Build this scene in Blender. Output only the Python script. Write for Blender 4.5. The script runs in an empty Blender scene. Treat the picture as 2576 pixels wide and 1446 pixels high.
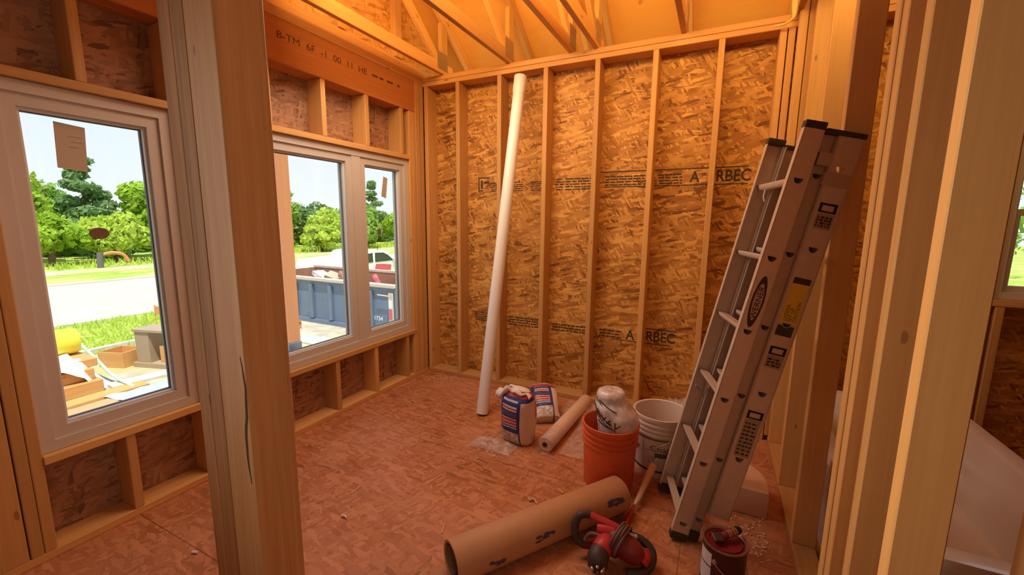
import bpy, bmesh, math, random
from mathutils import Vector, Matrix
S = bpy.context.scene
COL = S.collection
PI = math.pi

# ------------------------------------------------------------------ camera, sky, sun, lights, exposure
CAM_POS = Vector((2.46896, -3.20363, 1.45222))
F_PX, YAW, PITCH, ROLL = 1053.495, 0.45417, 0.15440, 0.01071
def make_camera():
    fw = Vector((-math.sin(YAW)*math.cos(PITCH), math.cos(YAW)*math.cos(PITCH), -math.sin(PITCH)))
    r0 = Vector((math.cos(YAW), math.sin(YAW), 0)); u0 = r0.cross(fw)
    c, s = math.cos(ROLL), math.sin(ROLL)
    r = r0*c + u0*s; u = u0*c - r0*s
    cd = bpy.data.cameras.new('camera'); co = bpy.data.objects.new('camera', cd); COL.objects.link(co)
    M = Matrix(((r.x, u.x, -fw.x, CAM_POS.x), (r.y, u.y, -fw.y, CAM_POS.y), (r.z, u.z, -fw.z, CAM_POS.z), (0, 0, 0, 1)))
    co.matrix_world = M
    cd.sensor_fit = 'HORIZONTAL'; cd.sensor_width = 36.0; cd.lens = F_PX*36.0/2576.0
    cd.clip_start = 0.02; cd.clip_end = 500
    S.camera = co
make_camera()

def make_world():
    w = bpy.data.worlds.new('sky'); S.world = w; w.use_nodes = True
    nt = w.node_tree; nt.nodes.clear()
    out = nt.nodes.new('ShaderNodeOutputWorld'); bg = nt.nodes.new('ShaderNodeBackground')
    tc = nt.nodes.new('ShaderNodeTexCoord'); sx = nt.nodes.new('ShaderNodeSeparateXYZ')
    rp = nt.nodes.new('ShaderNodeValToRGB')
    e = rp.color_ramp.elements
    e[0].position = 0.0; e[0].color = (0.90, 0.94, 0.99, 1)
    e[1].position = 0.75; e[1].color = (0.40, 0.62, 0.95, 1)
    m = e.new(0.25); m.color = (0.72, 0.85, 1.0, 1)
    nt.links.new(tc.outputs['Generated'], sx.inputs[0]); nt.links.new(sx.outputs['Z'], rp.inputs[0])
    nt.links.new(rp.outputs[0], bg.inputs[0]); bg.inputs[1].default_value = 1.18
    nt.links.new(bg.outputs[0], out.inputs[0])
make_world()

def sun():
    l = bpy.data.lights.new('sun', 'SUN'); l.energy = 5.6; l.angle = 0.01; l.color = (1.0, 0.93, 0.80)
    o = bpy.data.objects.new('sun', l); COL.objects.link(o)
    d = Vector((0.30, -0.22, 0.93))
    o.rotation_euler = d.to_track_quat('Z', 'Y').to_euler()
sun()
def area(name, loc, target, sx, sy, power, color):
    l = bpy.data.lights.new(name, 'AREA'); l.shape = 'RECTANGLE'; l.size = sx; l.size_y = sy; l.energy = power; l.color = color
    o = bpy.data.objects.new(name, l); COL.objects.link(o); o.location = loc
    o.rotation_euler = (Vector(loc)-Vector(target)).to_track_quat('Z', 'Y').to_euler()
    return o
area('added_fill_rear', (1.4, -7.0, 2.0), (1.3, 0, 1.1), 4.0, 2.0, 11, (1.0, 0.80, 0.58))  # added fill lamp behind the camera; the rear wall has no opening
area('added_fill_roof_deck', (1.9, -1.35, 2.98), (1.8, 0.25, 3.25), 3.2, 0.25, 60, (1.0, 0.60, 0.20))  # added unseen lamp that brightens the underside of the roof deck
area('added_fill_overhead', (0.75, -1.25, 2.60), (1.55, -1.0, 0.0), 1.0, 1.2, 26, (1.0, 0.84, 0.66))  # added unseen overhead fill for the floor, props and stud edges
left_fill = area('added_fill_left', (0.06, -3.30, 1.35), (2.87, -2.80, 1.25), 0.8, 1.8, 11, (1.0, 0.86, 0.70)); left_fill.data.spread = math.radians(60)  # added fill for the right stud edges; no window is built here
area('added_fill_right', (2.78, -3.25, 1.5), (0.0, -3.42, 1.2), 0.9, 1.8, 9, (1.0, 0.80, 0.60))  # added fill aimed at the window wall and post, no source modelled
S.view_settings.view_transform = 'Standard'; S.view_settings.look = 'None'
S.view_settings.exposure = 0.0; S.view_settings.gamma = 1.0; S.view_settings.use_curve_mapping = False
cy = S.cycles
cy.use_denoising = True; cy.max_bounces = 6; cy.diffuse_bounces = 4; cy.glossy_bounces = 3; cy.transmission_bounces = 4
cy.transparent_max_bounces = 12; cy.caustics_reflective = False; cy.caustics_refractive = False
cy.sample_clamp_indirect = 6.0; cy.use_adaptive_sampling = True; cy.adaptive_threshold = 0.06

# ------------------------------------------------------------------ helpers
random.seed(7)
def link(o, parent=None):
    COL.objects.link(o)
    if parent: o.parent = parent
    return o
def smooth(me, ang=None):
    for p in me.polygons: p.use_smooth = True
    if ang is not None:
        try: me.set_sharp_from_angle(angle=math.radians(ang))
        except Exception: pass
def obj(name, bm, m, parent=None, loc=None, rot=None, sm=None):
    bmesh.ops.recalc_face_normals(bm, faces=bm.faces)
    me = bpy.data.meshes.new(name); bm.to_mesh(me); bm.free()
    for mm in (m if isinstance(m, (list, tuple)) else [m]): me.materials.append(mm)
    if sm is not None: smooth(me, sm)
    o = bpy.data.objects.new(name, me); link(o, parent)
    if loc is not None: o.location = loc
    if rot is not None: o.rotation_euler = rot
    return o
def tag(o, label, cat, group=None, kind=None):
    o['label'] = label; o['category'] = cat
    if group: o['group'] = group
    if kind: o['kind'] = kind
    return o
def thing(name, label, cat, loc=(0, 0, 0), rot=(0, 0, 0), group=None):
    o = bpy.data.objects.new(name, None); o.empty_display_size = 0.05; link(o)
    o.location = loc; o.rotation_euler = rot
    return tag(o, label, cat, group)
def struct(name, label, cat):
    o = bpy.data.objects.new(name, None); o.empty_display_size = 0.05; link(o)
    o['kind'] = 'structure'; o['label'] = label; o['category'] = cat
    return o
def add_box(bm, x0, x1, y0, y1, z0, z1, M=None, mi=0):
    vs = [bm.verts.new(v) for v in ((x0,y0,z0),(x1,y0,z0),(x1,y1,z0),(x0,y1,z0),(x0,y0,z1),(x1,y0,z1),(x1,y1,z1),(x0,y1,z1))]
    if M is not None:
        for v in vs: v.co = M @ v.co
    fs = [bm.faces.new([vs[i] for i in f]) for f in ((0,3,2,1),(4,5,6,7),(0,1,5,4),(1,2,6,5),(2,3,7,6),(3,0,4,7))]
    for f in fs: f.material_index = mi
    return fs
def bevel_all(bm, w, seg=1):
    bmesh.ops.bevel(bm, geom=list(bm.edges), offset=w, segments=seg, affect='EDGES', profile=0.5)
def frame_of(d):
    d = Vector(d).normalized(); a = Vector((0, 0, 1)) if abs(d.z) < 0.9 else Vector((1, 0, 0))
    u = d.cross(a).normalized(); v = d.cross(u).normalized()
    return u, v
def add_tube(bm, pts, r, seg=10, caps=True, mi=0, closed=False):
    pts = [Vector(p) for p in pts]; n = len(pts); rs = r if isinstance(r, (list, tuple)) else [r]*n
    rings = []; u = None
    for i, p in enumerate(pts):
        if closed: d = pts[(i+1) % n]-pts[i-1]
        else: d = (pts[min(i+1, n-1)]-pts[max(i-1, 0)])
        d.normalize()
        if u is None: u, v = frame_of(d)
        else:
            u = (u - d*u.dot(d)).normalized(); v = d.cross(u).normalized()
        rings.append([bm.verts.new(p+u*math.cos(2*PI*k/seg)*rs[i]+v*math.sin(2*PI*k/seg)*rs[i]) for k in range(seg)])
    for i in range(n if closed else n-1):
        a, b = rings[i], rings[(i+1) % n]
        for k in range(seg):
            f = bm.faces.new((a[k], a[(k+1) % seg], b[(k+1) % seg], b[k])); f.material_index = mi
    if caps and not closed:
        for rg in (rings[0], rings[-1]):
            f = bm.faces.new(rg); f.material_index = mi
    return rings
def add_lathe(bm, prof, seg=32, M=None, mi=0, closed=False):
    rings = []
    for r, z in prof:
        if r < 1e-6:
            v = bm.verts.new((0, 0, z)); rings.append([v])
        else: rings.append([bm.verts.new((r*math.cos(2*PI*k/seg), r*math.sin(2*PI*k/seg), z)) for k in range(seg)])
    if M is not None:
        for rg in rings:
            for v in rg: v.co = M @ v.co
    pairs = list(zip(rings, rings[1:]))
    if closed: pairs.append((rings[-1], rings[0]))
    for a, b in pairs:
        for k in range(seg):
            k2 = (k+1) % seg
            if len(a) == 1 and len(b) == 1: continue
            if len(a) == 1: f = bm.faces.new((a[0], b[k2], b[k]))
            elif len(b) == 1: f = bm.faces.new((a[k], a[k2], b[0]))
            else: f = bm.faces.new((a[k], a[k2], b[k2], b[k]))
            f.material_index = mi
def add_prism(bm, poly, d, mi=0):
    """poly: list of 3D points, extruded by vector d"""
    d = Vector(d); a = [bm.verts.new(p) for p in poly]; b = [bm.verts.new(Vector(p)+d) for p in poly]; n = len(poly)
    fs = [bm.faces.new(a), bm.faces.new(list(reversed(b)))]
    for i in range(n): fs.append(bm.faces.new((a[i], a[(i+1) % n], b[(i+1) % n], b[i])))
    for f in fs: f.material_index = mi
    return fs
def axis_matrix(p0, p1):
    """matrix whose Z runs from p0 to p1"""
    p0, p1 = Vector(p0), Vector(p1); d = (p1-p0).normalized(); u, v = frame_of(d)
    return Matrix(((v.x, -u.x, d.x, p0.x), (v.y, -u.y, d.y, p0.y), (v.z, -u.z, d.z, p0.z), (0, 0, 0, 1)))
def text_obj(name, body, size, m, parent, M, thick=0.0006, align='LEFT', sx=1.0, bold=0.0):
    cu = bpy.data.curves.new(name, 'FONT'); cu.body = body; cu.size = size; cu.extrude = thick/2; cu.offset = bold; cu.align_x = align; cu.align_y = 'BOTTOM_BASELINE'
    t = bpy.data.objects.new(name+'_c', cu); COL.objects.link(t)
    dg = bpy.context.evaluated_depsgraph_get(); me = bpy.data.meshes.new_from_object(t.evaluated_get(dg))
    bpy.data.objects.remove(t); bpy.data.curves.remove(cu)
    me.name = name; me.materials.clear(); me.materials.append(m)
    me.transform(Matrix.Diagonal((sx, 1, 1, 1))); me.transform(M)
    o = bpy.data.objects.new(name, me); link(o, parent); return o

# ------------------------------------------------------------------ materials
def lin(c):
    return tuple(((x/255.0)/12.92 if x/255.0 <= 0.04045 else (((x/255.0)+0.055)/1.055)**2.4) for x in c)
class N:
    def __init__(s, name):
        s.m = bpy.data.materials.new(name); s.m.use_nodes = True; s.t = s.m.node_tree; s.t.nodes.clear()
        s.out = s.t.nodes.new('ShaderNodeOutputMaterial'); s.b = s.t.nodes.new('ShaderNodeBsdfPrincipled')
        s.t.links.new(s.b.outputs[0], s.out.inputs[0])
    def n(s, typ, **kw):
        nd = s.t.nodes.new('ShaderNode'+typ)
        for k, v in kw.items(): setattr(nd, k, v)
        return nd
    def l(s, a, b): s.t.links.new(a, b)
    def val(s, sock, v):
        if hasattr(v, 'is_linked') or hasattr(v, 'links'): s.l(v, sock)
        else: sock.default_value = v
    def math(s, op, a, b=None, c=None, clamp=False):
        nd = s.n('Math', operation=op); nd.use_clamp = clamp
        for i, v in enumerate((a, b, c)):
            if v is not None: s.val(nd.inputs[i], v)
        return nd.outputs[0]
    def mix(s, fac, a, b, mode='MIX'):
        nd = s.n('Mix', data_type='RGBA', blend_type=mode)
        s.val(nd.inputs[0], fac)
        for i, v in ((6, a), (7, b)):
            s.val(nd.inputs[i], v if not isinstance(v, tuple) else (v+(1,) if len(v) == 3 else v))
        return nd.outputs[2]
    def ramp(s, fac, stops, interp='LINEAR'):
        nd = s.n('ValToRGB'); cr = nd.color_ramp; cr.interpolation = interp
        while len(cr.elements) < len(stops): cr.elements.new(0.5)
        for e, (p, c) in zip(cr.elements, stops):
            e.position = p; e.color = tuple(c)+(1,) if len(c) == 3 else c
        s.val(nd.inputs[0], fac); return nd.outputs[0]
    def coords(s, kind='Object'): return s.n('TexCoord').outputs[kind]
    def mapping(s, v, scale=(1, 1, 1), rot=(0, 0, 0), loc=(0, 0, 0)):
        nd = s.n('Mapping'); nd.inputs['Scale'].default_value = scale; nd.inputs['Rotation'].default_value = rot
        if hasattr(loc, 'links'): s.l(loc, nd.inputs['Location'])
        else: nd.inputs['Location'].default_value = loc
        s.l(v, nd.inputs[0]); return nd.outputs[0]
    def noise(s, v, scale, detail=3, rough=0.5, dist=0.0, out='Fac', dim='3D'):
        nd = s.n('TexNoise', noise_dimensions=dim); s.l(v, nd.inputs['Vector'])
        nd.inputs['Scale'].default_value = scale; nd.inputs['Detail'].default_value = detail
        nd.inputs['Roughness'].default_value = rough; nd.inputs['Distortion'].default_value = dist
        return nd.outputs[out]
    def bump(s, h, strength=0.3, dist=0.002):
        nd = s.n('Bump'); nd.inputs['Strength'].default_value = strength; nd.inputs['Distance'].default_value = dist
        s.l(h, nd.inputs['Height']); s.l(nd.outputs[0], s.b.inputs['Normal'])
    def set(s, color=None, rough=None, metal=None, spec=None):
        if color is not None: s.val(s.b.inputs['Base Color'], tuple(color)+(1,) if isinstance(color, (tuple, list)) and len(color) == 3 else color)
        if rough is not None: s.val(s.b.inputs['Roughness'], rough)
        if metal is not None: s.b.inputs['Metallic'].default_value = metal
        if spec is not None: s.b.inputs['Specular IOR Level'].default_value = spec
        return s.m
def plain(name, rgb, rough=0.5, metal=0.0, var=0.12, scale=14.0, bump=0.0, spec=0.4):
    m = N(name); c = lin(rgb) if max(rgb) > 1.0 else rgb
    f = m.noise(m.coords(), scale, 3)
    col = m.mix(f, tuple(x*(1-var) for x in c), tuple(min(1, x*(1+var)) for x in c))
    m.set(col, rough, metal, spec)
    if bump: m.bump(m.noise(m.coords(), scale*6, 3), bump, 0.001)
    return m.m
def lumber(name, axis, light, dark, knots=True, rough=0.6, contrast=1.0):
    m = N(name); co = m.coords()
    rnd = m.n('ObjectInfo').outputs['Random']
    off = m.n('CombineXYZ'); 
    m.l(m.math('MULTIPLY', rnd, 37.0), off.inputs[0]); m.l(m.math('MULTIPLY', rnd, 91.0), off.inputs[1]); m.l(m.math('MULTIPLY', rnd, 53.0), off.inputs[2])
    va = m.n('VectorMath', operation='ADD'); m.l(co, va.inputs[0]); m.l(off.outputs[0], va.inputs[1]); v = va.outputs[0]
    def sc(a, l): return tuple(l if 'xyz'[i] == axis else a for i in range(3))
    g1 = m.noise(m.mapping(v, sc(38, 1.1)), 1.0, 4, 0.6, 0.6)
    g2 = m.noise(m.mapping(v, sc(150, 3.0)), 1.0, 2)
    big = m.noise(m.mapping(v, sc(5, 0.8)), 1.0, 2)
    t = m.math('ADD', m.math('MULTIPLY', g1, 0.75), m.math('MULTIPLY', g2, 0.25))
    t = m.math('ADD', m.math('MULTIPLY', m.math('SUBTRACT', t, 0.5), 1.9*contrast), 0.5, clamp=True)
    col = m.mix(t, dark, light)
    col = m.mix(m.math('MULTIPLY', big, 0.45), col, tuple(a*0.6+b*0.4 for a, b in zip(dark, light)))
    tone = m.math('ADD', m.math('MULTIPLY', rnd, 0.34), 0.83)
    hs = m.n('HueSaturation'); m.l(col, hs.inputs['Color']); m.l(tone, hs.inputs['Value']); col = hs.outputs[0]
    if knots:
        vo = m.n('TexVoronoi'); m.l(m.mapping(v, sc(7.5, 2.6)), vo.inputs['Vector']); vo.inputs['Scale'].default_value = 1.0
        k = m.math('LESS_THAN', m.math('ADD', vo.outputs['Distance'], m.math('MULTIPLY', g2, 0.05)), 0.085)
        col = m.mix(m.math('MULTIPLY', k, 0.65), col, (dark[0]*0.42, dark[1]*0.36, dark[2]*0.3))
    m.set(col, rough, 0, 0.25); m.bump(t, 0.12, 0.001)
    return m.m
LIGHT, DARK = (0.72, 0.40, 0.150), (0.50, 0.235, 0.070)
LUM = {a: lumber('lumber_'+a, a, LIGHT, DARK) for a in 'xyz'}
PALE = {a: lumber('pale_lumber_'+a, a, (0.76, 0.44, 0.165), (0.57, 0.285, 0.085)) for a in 'xyz'}
POSTM = lumber('post_timber', 'z', (0.60, 0.34, 0.15), (0.36, 0.17, 0.06), True, 0.6, 1.2)
POSTD = lumber('post_timber_grainy', 'z', (0.52, 0.27, 0.11), (0.27, 0.115, 0.035), True, 0.65, 1.5)
LVL = lumber('header_lumber', 'y', (0.66, 0.27, 0.085), (0.48, 0.165, 0.045), True, 0.6)
PORCH = lumber('porch_post_lumber', 'z', (0.78, 0.36, 0.18), (0.66, 0.27, 0.12), False)
CRATE = lumber('crate_boards', 'x', (0.74, 0.42, 0.17), (0.60, 0.30, 0.10), True)
TRUSS = lumber('truss_lumber', 'x', (0.78, 0.44, 0.15), (0.58, 0.28, 0.08), True)

def osb(name, ax, pal, seed, spread=0.55, base_ang=0.0, length=0.085, width=0.016, rough=0.6, extra=None, darkcut=0.1):
    """flakes pressed at many angles: three layers of stretched cells, later layers lie over earlier ones"""
    m = N(name); co = m.coords(); sp = m.n('SeparateXYZ'); m.l(co, sp.inputs[0])
    cb = m.n('CombineXYZ'); i = {'x': 0, 'y': 1, 'z': 2}
    m.l(sp.outputs[i[ax[0]]], cb.inputs[0]); m.l(sp.outputs[i[ax[1]]], cb.inputs[1]); uv = cb.outputs[0]
    wob = m.noise(uv, 26.0, 2, out='Color', dim='2D')
    sub = m.n('VectorMath', operation='SUBTRACT'); m.l(wob, sub.inputs[0]); sub.inputs[1].default_value = (.5, .5, .5)
    scl = m.n('VectorMath', operation='SCALE'); m.l(sub.outputs[0], scl.inputs[0]); scl.inputs['Scale'].default_value = 0.016
    add = m.n('VectorMath', operation='ADD'); m.l(uv, add.inputs[0]); m.l(scl.outputs[0], add.inputs[1]); uv2 = add.outputs[0]
    shade = None
    for k, ang in enumerate((base_ang+spread*1.0, base_ang-spread*0.75, base_ang+0.12, base_ang+spread*1.9, base_ang-0.2)):
        L, Wd = length*(1.0+0.25*((k*7+seed) % 3-1)), width*(1.0+0.2*((k*5+seed) % 3-1))
        mp = m.mapping(uv2, (1.0, 1.0, 1.0), (0, 0, ang), (seed*1.37+k*3.1, seed*0.71+k*1.9, 0))
        mp = m.mapping(mp, (1.0/L, 1.0/Wd, 1.0))
        vo = m.n('TexVoronoi', voronoi_dimensions='2D'); m.l(mp, vo.inputs['Vector']); vo.inputs['Scale'].default_value = 1.0; vo.inputs['Randomness'].default_value = 1.0
        cs = m.n('SeparateColor'); m.l(vo.outputs['Color'], cs.inputs[0])
        grain = m.noise(m.mapping(mp, (1.0, 5.0, 1.0)), 1.0, 2, dim='2D')
        v = m.math('ADD', m.math('MULTIPLY', cs.outputs[0], 0.78), m.math('MULTIPLY', grain, 0.22))
        if shade is None: shade = v
        else:
            mk = m.math('LESS_THAN', cs.outputs[1], 0.48)
            nd = m.n('Mix', data_type='FLOAT'); m.l(mk, nd.inputs[0]); m.l(shade, nd.inputs[2]); m.l(v, nd.inputs[3]); shade = nd.outputs[0]
    blot = m.noise(uv, 2.2, 3, dim='2D')
    sh = m.math('ADD', shade, m.math('MULTIPLY', m.math('SUBTRACT', blot, 0.5), 0.45))
    col = m.ramp(sh, [(darkcut, pal[0]), (darkcut+0.13, pal[1]), (0.5, pal[2]), (0.92, pal[3])])
    if extra: col = extra(m, uv, col)
    m.set(col, rough, 0, 0.25); m.bump(shade, 0.25, 0.002)
    return m.m
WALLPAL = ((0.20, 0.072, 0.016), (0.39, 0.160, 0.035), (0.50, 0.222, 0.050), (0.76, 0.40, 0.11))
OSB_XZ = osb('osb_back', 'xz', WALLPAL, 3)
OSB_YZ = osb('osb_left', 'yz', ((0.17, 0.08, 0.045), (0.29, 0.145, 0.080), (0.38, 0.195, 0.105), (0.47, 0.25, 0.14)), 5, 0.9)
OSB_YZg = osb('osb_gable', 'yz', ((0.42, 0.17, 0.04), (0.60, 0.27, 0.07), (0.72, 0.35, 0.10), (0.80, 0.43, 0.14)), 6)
def floor_extra(m, uv, col):
    br = m.n('TexBrick'); br.offset = 0.5; br.inputs['Scale'].default_value = 1.0
    br.inputs['Brick Width'].default_value = 2.44; br.inputs['Row Height'].default_value = 1.22
    br.inputs['Mortar Size'].default_value = 0.0022; br.inputs['Mortar Smooth'].default_value = 0.1
    m.l(m.mapping(uv, (1, 1, 1), (0, 0, 0), (-1.2, 2.32, 0)), br.inputs['Vector'])
    col = m.mix(m.math('MULTIPLY', br.outputs['Fac'], 0.75), col, (0.10, 0.035, 0.018))
    dust = m.math('GREATER_THAN', m.noise(uv, 95.0, 2, 0.6, dim='2D'), 0.70)
    patch = m.ramp(m.noise(uv, 2.0, 3, dim='2D'), [(0.42, (0, 0, 0)), (0.62, (1, 1, 1))])
    col = m.mix(m.math('MULTIPLY', dust, m.math('MULTIPLY', patch, 0.35)), col, (0.66, 0.40, 0.31))
    return m.mix(m.math('MULTIPLY', patch, 0.18), col, (0.62, 0.30, 0.21))
OSB_FLOOR = osb('osb_floor', 'xy', ((0.25, 0.082, 0.028), (0.37, 0.125, 0.045), (0.45, 0.165, 0.063), (0.57, 0.24, 0.11)), 9, 0.85, 0.3, 0.075, 0.017, 0.5, floor_extra, 0.02)
def plywood(name, c0, c1):
    m = N(name); co = m.coords()
    g = m.noise(m.mapping(co, (1.5, 9, 9)), 1.0, 3, 0.6, 0.8); vo = m.n('TexVoronoi'); m.l(m.mapping(co, (5, 5, 5)), vo.inputs['Vector'])
    vo.inputs['Scale'].default_value = 1.0
    k = m.math('LESS_THAN', vo.outputs['Distance'], 0.09)
    m.set(m.mix(m.math('MULTIPLY', k, 0.45), m.mix(g, c0, c1), tuple(x*0.35 for x in c0)), 0.65, 0, 0.2); return m.m
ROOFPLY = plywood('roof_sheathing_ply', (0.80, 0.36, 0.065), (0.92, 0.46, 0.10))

ALU = plain('aluminium', (0.74, 0.60, 0.49), 0.45, 0.30, 0.10, 30)
ALU_D = plain('aluminium_dull_shaded', (0.55, 0.44, 0.36), 0.5, 0.3, 0.10, 30)  # darker aluminium copy; shade on the recessed middle rail is put into its colour
OLIVE = plain('olive_plastic', (0.055, 0.05, 0.025), 0.6)
BLACK = plain('black_ink', (0.018, 0.014, 0.012), 0.6)
DARKINK = plain('stamp_ink', (0.055, 0.040, 0.022), 0.8, 0, 0.5, 60)
HEADINK = plain('header_ink', (0.12, 0.045, 0.02), 0.8, 0, 0.4, 60)
YELLOW = plain('yellow_label', (0.85, 0.60, 0.06), 0.5)
SILVERLAB = plain('silver_label', (0.42, 0.31, 0.22), 0.5)
VINYL = plain('window_vinyl', (0.60, 0.53, 0.46), 0.45, 0, 0.04, 5)
VINYLB = plain('window_bead', (0.72, 0.69, 0.66), 0.4, 0, 0.04, 5)
GASKET = plain('window_gasket', (0.14, 0.14, 0.15), 0.5)
PVC = plain('white_pvc', (0.80, 0.72, 0.70), 0.35, 0, 0.05, 8)
TUBW = plain('white_acrylic', (0.66, 0.60, 0.57), 0.16, 0, 0.03, 4, 0, 0.6)
ORANGE = plain('orange_plastic', (0.72, 0.12, 0.035), 0.5, 0, 0.2, 9)
WHITEPL = plain('white_bucket_plastic', (0.78, 0.64, 0.54), 0.45, 0, 0.06, 6)
KRAFT = plain('kraft_paper', (0.50, 0.245, 0.115), 0.6, 0, 0.10, 7)
KRAFTD = plain('kraft_paper_edge', (0.26, 0.14, 0.075), 0.8, 0, 0.25, 60)
BLUEINK = plain('blue_grey_print', (0.085, 0.06, 0.10), 0.7, 0, 0.5, 60)
RED = plain('red_tool_plastic', (0.50, 0.035, 0.035), 0.4, 0, 0.12, 12)
REDD = plain('dark_red_tool_plastic', (0.22, 0.022, 0.018), 0.45, 0, 0.2, 12)
RUBBER = plain('dark_rubber', (0.055, 0.035, 0.030), 0.5, 0, 0.2, 30)
CORD = plain('grey_cord', (0.16, 0.085, 0.075), 0.5, 0, 0.1, 20)
STEEL = plain('steel', (0.50, 0.45, 0.42), 0.35, 0.9, 0.1, 20)
CANBROWN = plain('dark_brown_paint_tin', (0.075, 0.022, 0.016), 0.35, 0.2, 0.15, 10)
CANRIM = plain('tin_rim', (0.34, 0.20, 0.16), 0.35, 0.6, 0.1, 20)
CANRED = plain('red_tin_lid', (0.24, 0.018, 0.022), 0.35, 0.1, 0.2, 14)
LABELW = plain('white_paper_label', (0.66, 0.62, 0.62), 0.6, 0, 0.06, 20)
COPPER = plain('copper_band', (0.48, 0.26, 0.16), 0.35, 0.8, 0.1, 30)
GREENINK = plain('olive_green_print', (0.13, 0.11, 0.045), 0.6, 0, 0.3, 40)
FOAM = plain('cream_foam', (0.70, 0.46, 0.32), 0.7, 0, 0.06, 9)
TAN = plain('tan_card', (0.52, 0.42, 0.30), 0.7, 0, 0.06, 10)
WOODCHIP = plain('wood_chip', (0.72, 0.45, 0.28), 0.7, 0, 0.1, 30)
WHITEBIT = plain('white_scrap', (0.80, 0.66, 0.62), 0.6, 0, 0.1, 30)
STRAP = plain('pale_yellow_strap', (0.85, 0.55, 0.16), 0.5, 0, 0.1, 10)
WHITEPAINT = plain('white_car_paint', (0.85, 0.86, 0.88), 0.25, 0, 0.02, 2)
CARGLASS = plain('dark_car_glass', (0.04, 0.055, 0.05), 0.08, 0, 0.1, 2)
REDMARK = plain('red_door_emblem', (0.70, 0.10, 0.14), 0.4)
TYRE = plain('black_tyre', (0.02, 0.02, 0.02), 0.8)
BLUE = plain('faded_blue_steel', (0.17, 0.23, 0.33), 0.5, 0.1, 0.18, 3)
RUST = plain('rusty_inside', (0.38, 0.19, 0.11), 0.8, 0, 0.3, 3)
RIMW = plain('pale_rail', (0.66, 0.55, 0.45), 0.6)
REFLR = plain('red_reflector', (0.65, 0.14, 0.16), 0.4)
REFLW = plain('white_reflector', (0.85, 0.85, 0.85), 0.4)
ORANGEBAR = plain('orange_machine_paint', (0.80, 0.30, 0.12), 0.5)
YELROLL = plain('yellow_wrap', (0.85, 0.74, 0.06), 0.5, 0, 0.06, 5)
TARPW = plain('white_tarp', (0.86, 0.86, 0.92), 0.6, 0, 0.05, 5)
MEMB = plain('pale_blue_sheet', (0.50, 0.56, 0.72), 0.5, 0, 0.1, 4)
BARK = plain('bark', (0.12, 0.08, 0.05), 0.9, 0, 0.3, 6)
CONC = plain('concrete', (0.42, 0.40, 0.37), 0.9, 0, 0.1, 4)
GREENTWINE = plain('pale_green_strap', (0.50, 0.72, 0.52), 0.6)
def film(name, col, alpha, rough=0.25):
    m = N(name); tr = m.n('BsdfTransparent'); mx = m.n('MixShader')
    w = m.noise(m.coords(), 22.0, 3)
    m.set(col, rough, 0, 0.6); m.l(m.ramp(w, [(0.35, (alpha*0.55,)*3), (0.65, (min(1, alpha*1.3),)*3)]), mx.inputs[0])
    m.l(tr.outputs[0], mx.inputs[1]); m.l(m.b.outputs[0], mx.inputs[2]); m.l(mx.outputs[0], m.out.inputs[0]); return m.m
FILM = film('clear_plastic_film', (0.80, 0.68, 0.64), 0.30)
FILMROLL = plain('rolled_plastic_film', (0.76, 0.52, 0.38), 0.3, 0, 0.08, 9)
BAGPL = film('white_poly_bag', (0.84, 0.74, 0.71), 0.80)
def glass():
    m = N('window_glass'); tr = m.n('BsdfTransparent'); gl = m.n('BsdfGlossy'); mx = m.n('MixShader'); lw = m.n('LayerWeight')
    tr.inputs[0].default_value = (0.97, 0.98, 0.98, 1); gl.inputs['Roughness'].default_value = 0.02
    f = m.math('ADD', m.math('MULTIPLY', m.math('POWER', lw.outputs['Facing'], 5.0), 0.5), 0.03)
    m.l(f, mx.inputs[0]); m.l(tr.outputs[0], mx.inputs[1]); m.l(gl.outputs[0], mx.inputs[2]); m.l(mx.outputs[0], m.out.inputs[0]); return m.m
GLASS = glass()
def leaf(name, c0, c1):
    m = N(name); f = m.noise(m.coords(), 1.3, 3); r = m.n('ObjectInfo').outputs['Random']
    m.set(m.mix(f, c0, c1), 0.6, 0, 0.2)
    tl = m.n('BsdfTranslucent'); mx = m.n('MixShader'); mx.inputs[0].default_value = 0.4
    m.l(m.mix(f, c0, c1), tl.inputs[0]); m.l(m.b.outputs[0], mx.inputs[1]); m.l(tl.outputs[0], mx.inputs[2]); m.l(mx.outputs[0], m.out.inputs[0]); return m.m
LEAF = [leaf('leaf_bright', (0.30, 0.50, 0.03), (0.52, 0.70, 0.08)), leaf('leaf_mid', (0.22, 0.40, 0.06), (0.42, 0.60, 0.12)),
        leaf('leaf_dark', (0.16, 0.30, 0.10), (0.32, 0.48, 0.18)), leaf('leaf_yellow', (0.46, 0.60, 0.06), (0.66, 0.78, 0.14))]
def ground_mat(name, c0, c1, sc, c2=None):
    m = N(name); co = m.coords(); col = m.mix(m.ramp(m.noise(co, sc, 5, 0.65), [(0.35, (0, 0, 0)), (0.65, (1, 1, 1))]), c0, c1)
    if c2: col = m.mix(m.ramp(m.noise(co, sc*0.2, 3), [(0.48, (0, 0, 0)), (0.60, (1, 1, 1))]), col, c2)
    m.set(col, 0.9, 0, 0.1); m.bump(m.noise(co, sc*4, 4), 0.5, 0.03); return m.m
GRASS = ground_mat('grass_ground', (0.30, 0.42, 0.06), (0.48, 0.56, 0.12), 2.5, (0.55, 0.55, 0.18))
DIRT = ground_mat('pale_dirt', (0.42, 0.36, 0.27), (0.66, 0.58, 0.44), 3.0, (0.52, 0.47, 0.22))
ROAD = ground_mat('road_gravel', (0.55, 0.47, 0.40), (0.62, 0.54, 0.46), 1.5)
KERB = plain('kerb_concrete', (0.62, 0.60, 0.52), 0.9)

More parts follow.
